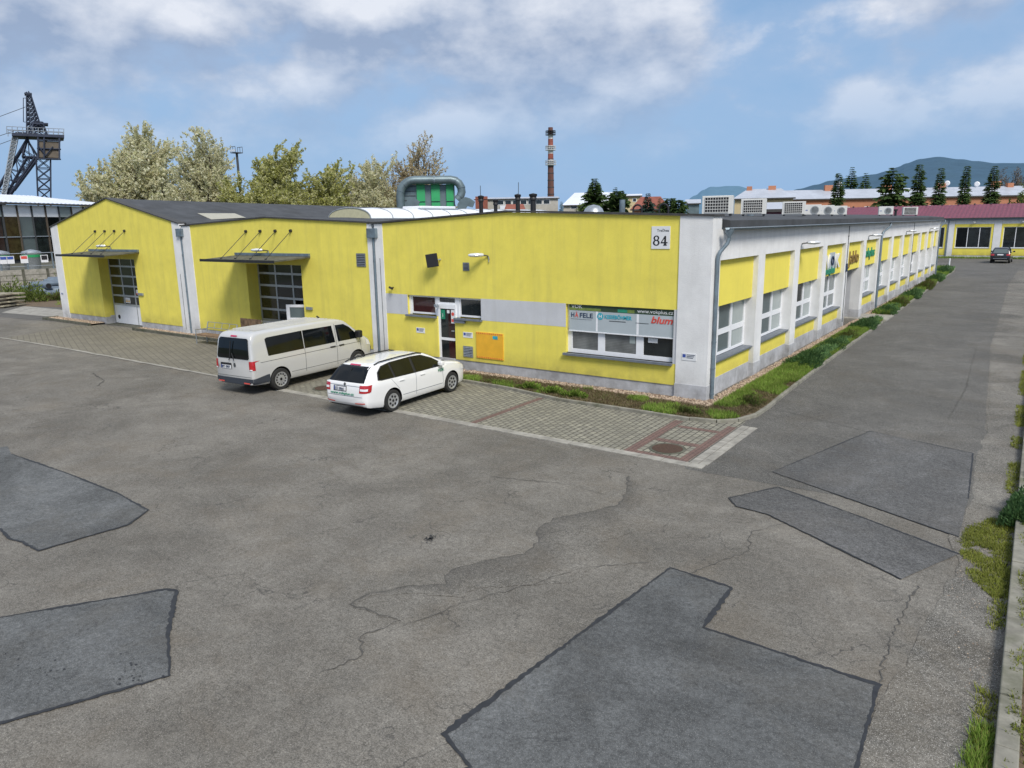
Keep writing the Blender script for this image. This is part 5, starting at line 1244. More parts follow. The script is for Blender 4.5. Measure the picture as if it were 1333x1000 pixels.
def van_details(t, decal, sp):
    for s_, sd in ((-1, 'R'), (1, 'L')):
        decal('side_window', 'carglass', [([(.62, 1.17), (.58, 1.70), (.66, 1.74), (2.02, 1.765), (2.02, 1.175)], sd), ([(2.05, 1.175), (2.05, 1.765), (3.30, 1.755), (3.36, 1.18)], sd)], .008, cuts=4)
        decal('front_side_window', 'carglass', [([(3.50, 1.18), (3.46, 1.75), (3.85, 1.74), (4.10, 1.60), (4.50, 1.24), (4.48, 1.17)], sd)], .008, cuts=4)
        ln = []
        for x0, x1, z0, z1 in ((2.03, 2.03, .42, 1.17), (3.40, 3.42, .40, 1.80), (4.55, 4.52, .55, 1.2)):
            ln.append(([(x0, z0), (x0 + .014, z0), (x1 + .014, z1), (x1, z1)], sd))
        ln.append(([(.3, 1.0), (4.5, 1.02), (4.5, 1.034), (.3, 1.014)], sd)); ln.append(([(1.45, .50), (3.95, .50), (3.95, .512), (1.45, .512)], sd))
        ln.append(([(.40, 1.115), (2.02, 1.125), (2.02, 1.137), (.40, 1.127)], sd)) if False else None
        decal('body_seam', 'darkgrey', ln, .003, cuts=4)
        for hx in (3.12, 3.52): MB().box(hx, hx + .22, s_ * .955 - .02, s_ * .955 + .025, 1.02, 1.06).build('door_handle', 'black', t, world=False, bevel=.01)
        MB().box(4.28, 4.46, *sorted((s_ * .93, s_ * 1.17)), 1.2, 1.46).build('mirror', 'black', t, world=False, bevel=.04)
        tl = decal('tail_light', 'tail', [([(.79 * s_, .80), (.93 * s_, .80), (.93 * s_, 1.08), (.79 * s_, 1.08)], 'B')], .010)
        decal('side_lamp', 'tail', [([(.015, .80), (.10, .80), (.10, 1.08), (.015, 1.08)], sd)], .010)
        decal('reverse_lamp', 'lens', [([(.81 * s_, .80), (.91 * s_, .80), (.91 * s_, .835), (.81 * s_, .835)], 'B')], .014, tl)
        decal('bumper_side', 'navyplastic', [([(.02, .36), (.02, .53), (.12, .54), (.50, .60), (.60, .60), (.60, .36)], sd)], .012)
        decal('reflector', 'redprint', [([(.5 * s_, .37), (.8 * s_, .37), (.8 * s_, .41), (.5 * s_, .41)], 'B')], .03)
        decal('headlight', 'lens', [([(4.85, .86), (5.12, .80), (5.08, .98), (4.85, 1.06)], sd)], .008)
    decal('rear_window', 'carglass', [([(-.80, 1.18), (-.76, 1.13), (.76, 1.13), (.80, 1.18), (.73, 1.72), (.66, 1.77), (-.66, 1.77), (-.73, 1.72)], 'B')], .010, cuts=4)
    decal('brake_light', 'stopred', [([(-.16, 1.80), (.16, 1.80), (.15, 1.84), (-.15, 1.84)], 'B')], .014)
    decal('bumper', 'navyplastic', [([(-.90, .32), (.90, .32), (.90, .53), (-.90, .53)], 'B')], .02)
    decal('plate_recess', 'black', [([(.10, .80), (.66, .80), (.66, .98), (.10, .98)], 'B')], .006)
    pl = decal('licence_plate', 'plate', [([(.12, .80), (.62, .80), (.62, .91), (.12, .91)], 'B')], .012)
    decal('plate_band', 'blue', [([(.58, .80), (.62, .80), (.62, .91), (.58, .91)], 'B')], .016, pl)
    text('plate_number', '8T1 0957', .10, 'navy', (-.025, .57, .825), (0, -1, 0), (0, 0, 1), t, bold=.002, width=.40)
    decal('badge', 'darkgrey', [([(-.06 + .06 * math.cos(k * .52), .93 + .07 * math.sin(k * .52)) for k in range(12)], 'B')], .010)
    decal('door_split', 'darkgrey', [([(-.86, .575), (-.86, .585), (.86, .585), (.86, .575)], 'B')], .006)
    decal('windscreen', 'carglass', [([(-.80, 1.28), (.80, 1.28), (.68, 1.84), (-.68, 1.84)], 'F')], .008, cuts=4)
    MB().tube([(.0, .06, 1.68), (-.05, .12, 1.12), (-.04, .18, 1.08)], .014, 6).tube([(-.02, .03, 1.3), (-.05, -.1, 1.08)], .014, 6).build('wiper', 'black', t, world=False)
    rb_ = MB()
    for k in range(7): rb_.box(.45, 3.4, -.54 + k * .18 - .012, -.54 + k * .18 + .012, 1.958, 1.987 if False else 1.984)
    rb_.build('roof_ribs', sp['paint'], t, world=False, bevel=.006)
    MB().tube([(3.5, 0, 1.96), (3.4, 0, 2.03)], .03, 8).build('antenna', 'black', t, world=False)
    decal('grille', 'black', [([(-.75, .55), (.75, .55), (.75, .75), (-.75, .75)], 'F')], .01)
M['navyplastic'] = simple('dark bumper plastic', (.035, .042, .055), .6, 0, .1)
van_sp = dict(L=5.30, H=1.975, rw=.35, wheels=(1.0, 4.36), track=.86, wr=.775, paint='vanpaint', spokes=12, hq=.74, hr=.10,
    top=[(0, 1.06), (.02, 1.30), (.06, 1.62), (.10, 1.80), (.16, 1.89), (.30, 1.94), (.6, 1.96), (2.5, 1.975), (3.5, 1.96), (3.8, 1.91), (4.0, 1.82), (4.72, 1.26), (4.9, 1.17), (5.1, 1.06), (5.22, .88), (5.30, .55)],
    bot=[(0, .34), (.2, .30), (.7, .28), (4.8, .26), (5.30, .30)],
    wid=[(0, .88), (.03, .925), (.10, .945), (.5, .952), (4.2, .952), (4.7, .93), (5.0, .86), (5.2, .74), (5.30, .60)],
    belt=[(0, 1.10), (4, 1.12), (4.8, 1.05), (5.3, .8)], details=van_details)
van = make_vehicle(van_sp, 'passenger_van', 'silver white passenger van with dark rear windows parked before the middle hall', 'van')
VS = 1.15
VSV = Vector((1.15, .97, 1.07)); van.scale = VSV; van.rotation_euler = (0, 0, R(95.0))
def place(o, s, local, world, rz):
    o.location = Vector(world) - Matrix.Rotation(rz, 3, 'Z') @ Vector([a * b for a, b in zip(local, s)])
place(car, CSV, (1.03, -.90, 0), (-7.42, -5.98, .012), R(93.6))
place(van, VSV, (1.0, -.96, 0), (-12.86, -5.86, .012), R(95.0))
def suv_details(t, decal, sp):
    for s_, sd in ((-1, 'R'), (1, 'L')):
        decal('side_window', 'carglass', [([(.6, 1.08), (.75, 1.5), (2.9, 1.55), (3.4, 1.1)], sd)], .008)
        decal('tail_light', 'tail', [([(.55 * s_, .82), (.88 * s_, .82), (.88 * s_, 1.0), (.55 * s_, 1.0)], 'B')], .01)
        MB().box(3.0, 3.16, *sorted((s_ * .92, s_ * 1.12)), 1.08, 1.24).build('mirror', 'carblack', t, world=False, bevel=.03)
    decal('rear_window', 'curtain_dark', [([(-.68, 1.08), (.68, 1.08), (.58, 1.50), (-.58, 1.50)], 'B')], .01)
    decal('licence_plate', 'plate', [([(-.27, .86), (.27, .86), (.27, .98), (-.27, .98)], 'B')], .014)
    decal('bumper', 'steel', [([(-.62, .50), (.62, .50), (.62, .54), (-.62, .54)], 'B')], .012)
suv = dict(L=4.5, H=1.70, rw=.35, wheels=(.95, 3.6), track=.82, wr=.66, paint='carblack', spokes=5, spw=.2,
    top=[(0, .8), (.03, 1.0), (.08, 1.08), (.3, 1.5), (.5, 1.64), (1.2, 1.70), (2.3, 1.68), (2.7, 1.6), (3.4, 1.2), (3.8, 1.08), (4.3, .95), (4.5, .6)],
    bot=[(0, .42), (.3, .32), (4.2, .3), (4.5, .4)], wid=[(0, .80), (.05, .87), (.2, .92), (3.6, .92), (4.2, .85), (4.5, .65)], belt=[(0, 1.04), (4.5, .9)], details=suv_details)
s3 = make_vehicle(suv, 'parked_car', 'black car seen from behind parked at the crimson roofed building', 'car')
s3.scale = (1.1,) * 3; s3.rotation_euler = (0, 0, R(88)); s3.location = (4.15, 83.4, .006)

# ------------------------------------------------------------------ yard furniture
bt = empty('bench', (-24.2, -1.2, 0), 'metal framed bench with a dark wooden seat left of the van', 'bench')
MB().box(-25.2, -22.6, -1.5, -.95, .42, .48).build('seat', 'wood', bt)
for x in (-25.1, -22.7): MB().tube([(x, -1.5, 0), (x, -1.5, .72)], .03, 6).tube([(x, -.95, 0), (x, -.95, .45), (x, -.8, 1.0)], .03, 6).tube([(x, -1.5, .7), (x, -.92, .68)], .025, 6).build('leg', 'steel', bt)
mb = MB().tube([(-25.1, -.8, 1.0), (-22.7, -.8, 1.0)], .015, 6).tube([(-25.1, -.88, .74), (-22.7, -.88, .74)], .015, 6)
for k in range(5): mb.tube([(-25.1 + k * .6, -.8, 1.0), (-25.1 + k * .6, -.9, .7)], .012, 5)
mb.build('backrest', 'steel', bt)
pt = empty('pallet', (-22.1, -.3, 0), 'brown wooden pallet standing on edge beside the middle loading door', 'pallet')
pm = MB()
for k in range(6): pm.box(-22.95 + k * .27, -22.72 + k * .27, -.45, -.42, .1, 1.28)
pm.build('boards', 'wood', pt)
pm = MB()
for z in (.12, .65, 1.15): pm.box(-22.95, -21.37, -.418, -.32, z, z + .1)
pm.build('stringers', 'palewood', pt)
wp = empty('marker_post', (.15, 70.3, 0), 'short white post at the end of the far planting strip', 'post')
MB().tube([(.15, 70.3, 0), (.15, 70.3, 1.15)], .07, 8).build('pole', 'frame', wp)
one('boulder', MB().lathe([(.001, .1), (.25, .12), (.3, .25), (.2, .4), (.001, .46)], (.35, 66, 0), 'z', 7), 'lens', 'pale stone lying in the far planting strip', 'stone')

# ------------------------------------------------------------------ crimson roofed building at the end
fb = empty('showroom_building', (5, 96.5, 0), 'yellow and white showroom building with a crimson sheet roof at the road end', 'building')
Y = 96.5
px = [-10.7, -3.2, 2.55, 8.3, 14.05, 19.8]
def bays():
    wl = MB(); wh = MB(); sur = MB()
    base = -2.75
    xs_ = [-20 + 0, ]
    for k in range(-4, 8):
        p0 = -2.78 + k * 5.39; p1 = p0 + .86           # white pilaster
        nx = p0 + 5.39
        wh.box(p0, p1, Y - .04, Y + .3, 0, 5.0)
        # yellow field with the window opening
        a, b = p1 + .02, nx - .02; wa, wb_ = p1 + .24, nx - .26
        wl.box(a, b, Y, Y + .3, .35, 1.34).box(a, b, Y, Y + .3, 4.1, 4.5).box(a, wa, Y, Y + .3, 1.34, 4.1).box(wb_, b, Y, Y + .3, 1.34, 4.1)
        wh.box(a, b, Y + .01, Y + .3, 4.5, 5.0); wh.box(a, b, Y + .02, Y + .3, 0, .35)
        f = MB(); f.box(wa, wb_, Y + .1, Y + .16, 1.34, 1.44).box(wa, wb_, Y + .1, Y + .16, 4.02, 4.1)
        for q in (wa, wa + (wb_ - wa) * .33, wa + (wb_ - wa) * .67, wb_ - .08): f.box(q, q + .08, Y + .1, Y + .16, 1.44, 4.02)
        fo = f.build('window', 'frame', fb)
        for j in range(3):
            q0 = wa + (wb_ - wa) * (0, .33, .67)[j] + .08; q1 = wa + (wb_ - wa) * (.33, .67, 1)[j]
            MB().box(q0, q1 if j < 2 else q1 - .08, Y + .12, Y + .13, 1.44, 4.02).build('pane', 'glass' if (k + j) % 3 else 'carglass', fo)
        MB().box(wa - .05, wb_ + .05, Y - .06, Y + .1, 1.3, 1.34).build('window_sill', 'frame', fb)
        if k % 2 == 0:
            MB().tube([(p0 + .15, Y - .1, 5.2), (p0 + .15, Y - .1, .1)], .07, 8).build('downpipe', 'zinc', fb)
        MB().lathe([(.001, 4.62), (.18, 4.66), (.2, 4.78), (.001, 4.84)], (p0 + 3.1, Y - .2, 0), 'z', 10).build('lamp', 'lampglass', fb)
    wl.build('wall', 'yellow_side', fb); wh.build('pilasters', 'white', fb)
bays()
MB().box(-25, 42, Y - .35, Y + .3, 5.0, 5.22).build('gutter', 'zinc', fb)
rr_ = MB(); vs = []; fs = []
nX = 268
for k in range(nX + 1):
    x = -25 + k * .25; z = .05 if k % 2 else 0
    vs += [(x, Y - .5, 5.28 + z), (x, Y + 8, 7.15 + z)]
fs = [(2 * k, 2 * k + 2, 2 * k + 3, 2 * k + 1) for k in range(nX)]
rr_.add(vs, fs); rr_.add([(-25, Y + 8, 7.15), (42, Y + 8, 7.15), (42, Y + 16, 5.3), (-25, Y + 16, 5.3)], [(0, 1, 2, 3)])
rr_.build('roof', 'magenta', fb)
mb = MB()
for k in range(34): mb.box(-24.5 + k * 2, -24.3 + k * 2, Y + 7.7, Y + 7.9, 7.12, 7.32)
mb.build('snow_guards', 'darkgrey', fb)
MB().box(-25, 42, Y - .52, Y - .48, 5.2, 5.32).build('eaves_board', 'coping', fb)
stuff('grass', blades([(-6, 94.6), (30, 94.6), (30, 96.4), (-6, 96.4)], 2500, 0, (.08, .3), .04, .6, None, 4), 'grass', 'grass strip at the foot of the crimson roofed building', 'grass')

# ------------------------------------------------------------------ buildings further away
def oriented(az, D, yawdeg, wdt, dep):
    c = polar(az, D); a = R(yawdeg); X = Vector((math.cos(a), math.sin(a), 0)); Yv = Vector((-math.sin(a), math.cos(a), 0))
    def P(s, d, z): q = c + X * s + Yv * d; return (q.x, q.y, z)
    return c, P
def obox(mb, P, s0, s1, d0, d1, z0, z1):
    return mb.add([P(s0, d0, z0), P(s1, d0, z0), P(s1, d1, z0), P(s0, d1, z0), P(s0, d0, z1), P(s1, d0, z1), P(s1, d1, z1), P(s0, d1, z1)],
                  [(0, 3, 2, 1), (4, 5, 6, 7), (0, 1, 5, 4), (1, 2, 6, 5), (2, 3, 7, 6), (3, 0, 4, 7)])
def block(name, label, az0, az1, D0, D1, zw, zr, dep, wall, roof, windows=(), hip=0, chim=(), over=.4, roofmat_dark=False):
    p0 = polar(az0, D0); p1 = polar(az1, D1); X = (p1 - p0); X.z = 0; W = X.length; X.normalize(); Yv = Vector((-X.y, X.x, 0))
    t = empty(name, tuple(p0), label, 'building')
    def P(s, d, z): q = p0 + X * s + Yv * d; return (q.x, q.y, z)
    obox(MB(), P, 0, W, 0, dep, 0, zw).build('wall', wall, t)
    o = over
    h = hip
    rf = MB().add([P(-o, -o, zw), P(W + o, -o, zw), P(W + o, dep + o, zw), P(-o, dep + o, zw), P(-o + h, dep / 2, zr), P(W + o - h, dep / 2, zr)],
                  [(0, 1, 5, 4), (2, 3, 4, 5), (1, 2, 5), (3, 0, 4), (0, 3, 2, 1)])
    rfo = rf.build('roof', roof, t)
    obox(MB(), P, -o - .02, W + o + .02, -o - .1, -o - .02, zw - .25, zw + .02).build('eaves_board', 'coping', t)
    for (s, z, w_, h_) in windows:
        f = obox(MB(), P, s, s + w_, -.05, -.01, z, z + h_).build('window', 'frame', t)
        obox(MB(), P, s + .12, s + w_ - .12, -.08, -.052, z + .12, z + h_ - .12).build('pane', 'glass', f)
    for (s, w_, h_) in chim: obox(MB(), P, s, s + w_, dep * .42, dep * .42 + .9, zr - .8, zr + h_).build('chimney', 'brickwall', rfo)
    return t, P, W
wins = [(4 + k * 4.2, 6.4, 1.25, 1.5) for k in range(20)] + [(4 + k * 4.2, 2.9, 1.25, 1.5) for k in range(20)]
apt, PA, WA = block('apartment_block', 'long salmon apartment block with pale metal roof behind the spruces', -15.6, 1.2, 168, 190, elz(1.42, 168), elz(1.98, 180), 12, 'brickwall', 'metalroof', wins, 0, [(10, 1.6, .9), (22, 1.8, 1.0), (33, 1.6, .8), (44, 1.6, 1.0), (47, 1.2, .6)])
sd = MB()
for s, z in ((35, .8), (13, 1.0), (41, .5)):
    q = PA(s, 5.4, 0); sd.lathe([(.001, -.1), (.4, -.1), (.55, .05), (.4, .02), (.001, -.02)], (q[0], q[1], elz(1.98, 180) + z), 'y', 12); sd.tube([(q[0], q[1], elz(1.98, 180) - .5), (q[0], q[1], elz(1.98, 180) + z)], .06, 5)
sd.build('satellite_dish', 'frame', apt)
block('apartment_house', 'cream apartment house with grey metal roof beyond the air conditioners', -18.9, -14.9, 150, 150, elz(1.55, 150), elz(2.2, 156), 11, 'cream', 'metalroof', [(1.4 + k * 2.4, 6.2, 1.1, 1.5) for k in range(4)] + [(6.2, 6.2, 1.1, 1.5)], 2.5, [(2, 1.0, .5), (6, 1.4, .5)])
block('shed', 'low shed with a pale blue roof and dark red front between the air conditioners', -16.75, -15.6, 75, 75, elz(.75, 75), elz(1.25, 76), 2.5, 'magenta', 'metalroof', (), .3)
block('house', 'low house with a red tiled roof right of the spruces', -26.3, -23.6, 150, 150, elz(.95, 150), elz(1.85, 155), 9, 'brickwall', 'redtile', (), 2)
t, P, W = block('factory_building', 'long grey factory building with a window strip left of the brick chimney', -38.2, -31.9, 215, 215, elz(1.9, 215), elz(2.02, 220), 12, 'greybuilding', 'metalroof', [(6.2 + k * 2.2, elz(1.45, 215), 1.9, 1.3) for k in range(7)], 0)
obox(MB(), P, 0, 3.5, -.5, -.02, 0, elz(2.1, 215)).build('red_stairwell', 'redtile', t)
obox(MB(), P, 7, 12, -.4, -.02, elz(1.0, 215), elz(1.4, 215)).build('white_panel', 'whiteroof', t)
block('house', 'small house with a bright red roof in front of the factory building', -35.9, -34.5, 190, 190, elz(1.08, 190), elz(1.5, 193), 7, 'greybuilding', 'redtile', (), .5)
block('house', 'low house with orange tiles beside the filter plant', -39.3, -37.4, 160, 160, elz(.75, 160), elz(1.15, 164), 8, 'cream', 'redtile', (), .5)
block('storage_hall', 'pale hall with a large white roof behind the tall spruce', -31.5, -26.9, 205, 205, elz(1.35, 205), elz(2.25, 215), 20, 'greybuilding', 'whiteroof', [(2 + k * 3, elz(1.05, 205), 1.8, .9) for k in range(2)], 3.2)
block('apartment_house', 'flat cream house with a pale roof behind the bushes', -27.2, -25.7, 190, 190, elz(1.95, 190), elz(2.1, 193), 10, 'cream', 'whiteroof', [(1 + k * 2, elz(1.5, 190), 1, .9) for k in range(2)], 0)
block('house', 'small grey green gabled shed far behind the roof corner', -22.3, -21.4, 190, 190, elz(1.3, 190), elz(1.6, 192), 6, 'silo', 'metalroof', (), 0)

# brick chimney
D = 280; c = polar(-32.45, D)
ch = empty('chimney_stack', tuple(c), 'tall brick factory chimney with white bands and steel galleries', 'chimney')
zt = elz(6.98, D); zb_ = 0
def rad(z): return 1.45 - .6 * z / zt
def seg(z0, z1, nm, mt): MB().lathe([(rad(z0), z0), (rad(z1), z1)], (c.x, c.y, 0), 'z', 20).build(nm, mt, ch, smooth=True)
def ez(y): return elz(.9295 + (275 - y) / (275 - 166) * (6.977 - .9295), D)
bands = [(275, 216, 'chimbrick'), (216, 207.5, 'chimwhite'), (207.5, 199.5, 'redtile_b'), (199.5, 189, 'chimwhite'), (189, 180.6, 'redtile_b'), (180.6, 175.5, 'chimwhite'), (175.5, 166, 'chimbrick')]
M['redtile_b'] = simple('painted red brick', (.26, .08, .06), .9, 0, .2, .5)
seg(0, ez(275), 'shaft', 'chimbrick')
for a, b, m_ in bands: seg(ez(a), ez(b), 'shaft', m_) if m_ != 'chimwhite' else seg(ez(a), ez(b), 'white_band', m_)
for yy, col_ in ((175.2, 'black'), (194.5, 'chimwhite'), (213.5, 'chimwhite')):
    g = MB(); z = ez(yy); r0 = rad(z)
    g.lathe([(r0, z - .15), (r0 + 1.0, z - .15), (r0 + 1.0, z), (r0, z)], (c.x, c.y, 0), 'z', 18)
    for k in range(16):
        a = 2 * math.pi * k / 16; g.tube([(c.x + (r0 + .95) * math.cos(a), c.y + (r0 + .95) * math.sin(a), z - .1), (c.x + (r0 + .95) * math.cos(a), c.y + (r0 + .95) * math.sin(a), z + 1.3)], .05, 4)
    for dz in (.7, 1.3): g.lathe([(r0 + .9, z + dz - .06), (r0 + 1.0, z + dz - .06), (r0 + 1.0, z + dz + .06), (r0 + .9, z + dz + .06)], (c.x, c.y, 0), 'z', 18)
    g.build('gallery', col_, ch)
g = MB()
for k in range(10): g.lathe([(rad(6 + k * 2.5) + .02, 6 + k * 2.5), (rad(6 + k * 2.5) + .1, 6 + k * 2.5), (rad(6 + k * 2.5) + .1, 6.25 + k * 2.5), (rad(6 + k * 2.5) + .02, 6.25 + k * 2.5)], (c.x, c.y, 0), 'z', 20)
g.build('iron_band', 'darkgrey', ch)
for az, D_, e0, e1, lab in ((-37.8, 150, 1.2, 2.9, 'thin antenna mast left of the factory building'), (-35.0, 150, 1.2, 3.1, 'slightly leaning antenna mast near the chimney')):
    a, b = polar(az, D_), polar(az + (.1 if az > -36 else 0), D_)
    one('antenna_mast', MB().tube([(a.x, a.y, 0), (b.x, b.y, elz(e1, D_))], .06, 5), 'darkgrey', lab, 'antenna', 'antenna masts')
# floodlight mast by the trees
c = polar(-55.25, 120); t = empty('floodlight_mast', tuple(c), 'dark floodlight mast with a railed platform between the trees', 'lamp mast')
zt = elz(5.2, 120)
MB().tube([(c.x, c.y, 0), (c.x, c.y, zt)], .17, 10).build('pole', 'darkgrey', t)
g = MB(); g.box(c.x - .6, c.x + .6, c.y - .6, c.y + .6, zt, zt + .12)
for dx in (-.6, 0, .6):
    for dy in (-.6, .6): g.tube([(c.x + dx, c.y + dy, zt), (c.x + dx, c.y + dy, zt + .9)], .04, 4)
for dy in (-.6, .6): g.tube([(c.x - .6, c.y + dy, zt + .9), (c.x + .6, c.y + dy, zt + .9)], .04, 4)
g.build('platform', 'darkgrey', t)
for dx in (-.45, 0, .45): MB().box(c.x + dx - .14, c.x + dx + .14, c.y - .75, c.y - .62, zt + .2, zt + .5).build('lamp', 'lampglass', t)

# ------------------------------------------------------------------ headframe tower, far left
D = 165; K = D / 948.0
c = polar(-67.36, D)
hf = empty('headframe_tower', (c.x, c.y, 0), 'dark steel lattice headframe tower with a cabin and inclined legs behind the glazed hall', 'tower')
vx = Vector((math.cos(R(67.6)), math.sin(R(67.6)), 0)).normalized()   # screen-right direction
vx = Vector((math.cos(R(-67.6)) * 1.0, -math.sin(R(-67.6)) * 1.0, 0)).normalized()
vy = Vector((math.sin(R(-67.6)), math.cos(R(-67.6)), 0))               # away from camera
def hp(px_, py_, d=0):
    # px_,py_: metres right of the axis and above ground
    q = c + vx * px_ + vy * d; return Vector((q.x, q.y, py_))
KX = .125; 
def tx(x, y=180): return (x - 45 + .142 * (180 - y)) * KX
def tz(y): return elz(5.8089 + (180 - y) * (5.8089 - 2.6068) / 68.0, D)
def lattice(mb, a0, a1, b0, b1, n, r_=.14, rb=.065, d0=-1.6, d1=1.6):
    """two chords (a: bottom->top, b: bottom->top) in front and back planes with bracing"""
    for dd in (d0, d1):
        mb.tube([hp(*a0, dd), hp(*a1, dd)], r_, 4); mb.tube([hp(*b0, dd), hp(*b1, dd)], r_, 4)
        for k in range(n):
            t0, t1 = k / n, (k + 1) / n
            A0 = (a0[0] + (a1[0] - a0[0]) * t0, a0[1] + (a1[1] - a0[1]) * t0); A1 = (a0[0] + (a1[0] - a0[0]) * t1, a0[1] + (a1[1] - a0[1]) * t1)
            B0 = (b0[0] + (b1[0] - b0[0]) * t0, b0[1] + (b1[1] - b0[1]) * t0); B1 = (b0[0] + (b1[0] - b0[0]) * t1, b0[1] + (b1[1] - b0[1]) * t1)
            mb.tube([hp(*A0, dd), hp(*B1, dd)], rb, 4); mb.tube([hp(*B0, dd), hp(*A1, dd)], rb, 4); mb.tube([hp(*A1, dd), hp(*B1, dd)], rb, 4)
    for k in range(n + 1):
        t_ = k / n
        for (p0, p1) in ((a0, a1), (b0, b1)):
            q = (p0[0] + (p1[0] - p0[0]) * t_, p0[1] + (p1[1] - p0[1]) * t_); mb.tube([hp(*q, d0), hp(*q, d1)], rb, 4)
def T(x, y): return (tx(x, y), tz(y))
mb = MB(); lattice(mb, T(52, 330), T(47, 205), T(66, 330), T(65, 205), 9); mb.build('shaft_frame', 'iron', hf)
mb = MB(); lattice(mb, T(-30, 300), T(37, 181), T(-14, 300), T(46, 205), 9, .2); mb.build('inclined_leg', 'iron', hf)
mb = MB(); lattice(mb, T(20, 248), T(48, 208), T(-8, 290), T(36, 205), 5, .16); mb.build('inclined_leg', 'iron', hf)
mb = MB()
for dd in (-1.6, 1.6):
    for a, b in ((T(36, 183), T(50, 205)), (T(50, 205), T(60, 183)), (T(36, 183), T(30, 205)), (T(30, 205), T(60, 205))): mb.tube([hp(*a, dd), hp(*b, dd)], .13, 4)
mb.tube([hp(*T(30, 205), -1.6), hp(*T(30, 205), 1.6)], .1, 4); mb.build('bracing', 'iron', hf)
# stair incline on the left
mb = MB(); lattice(mb, T(4, 262), T(18, 182), T(9, 262), T(25, 182), 16, .1, .08, -2.2, -1.0); mb.build('stairway', 'steel', hf)
def tb(mb, x0, x1, y0, y1, d0, d1):
    p = [hp(tx(x0, y1), tz(y1), d0), hp(tx(x1, y1), tz(y1), d0), hp(tx(x1, y1), tz(y1), d1), hp(tx(x0, y1), tz(y1), d1), hp(tx(x0, y0), tz(y0), d0), hp(tx(x1, y0), tz(y0), d0), hp(tx(x1, y0), tz(y0), d1), hp(tx(x0, y0), tz(y0), d1)]
    return mb.add(p, [(0, 3, 2, 1), (4, 5, 6, 7), (0, 1, 5, 4), (1, 2, 6, 5), (2, 3, 7, 6), (3, 0, 4, 7)])
mb = MB(); tb(mb, 18, 82, 176.5, 180, -3, 3); tb(mb, 22, 50, 174.5, 176.4, -2, 2); mb.build('platform', 'iron', hf)
mb = MB()
for dd in (-3, 3):
    for k in range(12):
        x = 12 + k * 6.3; mb.tube([hp(tx(x, 177), tz(177), dd), hp(tx(x, 169), tz(169), dd)], .06, 4)
    for y in (169, 173): mb.tube([hp(tx(12, y), tz(y), dd), hp(tx(82, y), tz(y), dd)], .05, 4)
mb.build('railing', 'steel', hf)
mb = MB(); tb(mb, 50, 75, 185, 206, -2.6, 2.6); cbn = mb.build('cabin', 'cabin', hf)
mb = MB()
for x in (49.5, 57, 76): mb.tube([hp(tx(x, 180), tz(180), -2.8), hp(tx(x, 208), tz(208), -2.8)], .15, 4)
for y in (184, 195, 208): mb.tube([hp(tx(48, y), tz(y), -2.8), hp(tx(78, y), tz(y), -2.8)], .13, 4)
mb.tube([hp(tx(50, 192), tz(192), -2.9), hp(tx(59, 204), tz(204), -2.9)], .12, 4).tube([hp(tx(68, 192), tz(192), -2.9), hp(tx(59, 204), tz(204), -2.9)], .12, 4)
mb.build('cabin_frame', 'iron', cbn)
mb = MB(); lattice(mb, T(35.5, 176), T(35.5, 127), T(52, 162), T(41, 127), 8, .12, .07, -1, 1); lattice(mb, T(41, 176), T(44, 160), T(61, 176), T(55, 160), 2, .14, .08, -1.4, 1.4); tb(mb, 44, 62, 161, 163, -1.5, 1.5); tb(mb, 47, 58, 165, 168.5, -1, 1); tb(mb, 33, 42, 124, 126, -1, 1)
mb.tube([hp(*T(34, 123)), hp(*T(38, 127))], .3, 4).tube([hp(*T(40, 123)), hp(*T(38, 127))], .25, 4).tube([hp(*T(38, 127)), hp(*T(38, 121))], .1, 4)
mb.tube([hp(*T(31.5, 130)), hp(*T(31.5, 160))], .07, 4).tube([hp(*T(31.5, 130)), hp(*T(37, 130))], .05, 4).tube([hp(*T(31.5, 160)), hp(*T(37, 160))], .05, 4)
mb.build('mast', 'iron', hf)
for i, (y0, y1, xe) in enumerate(((172, 196, -200), (182, 214, -200), (141, 182, -200))):
    a = hp(*T(20 if i < 2 else 34, y0)); b = hp(tx(xe, y1 + 40), tz(y1 + 40)); one('cable', MB().tube([a, a.lerp(b, .5) - Vector((0, 0, 1.5)), b], .045, 4), 'darkgrey', ['upper haulage cable running left from the headframe platform', 'lower haulage cable running left from the headframe platform', 'thin cable running left from the headframe mast'][i], 'cable', 'cables of the headframe')

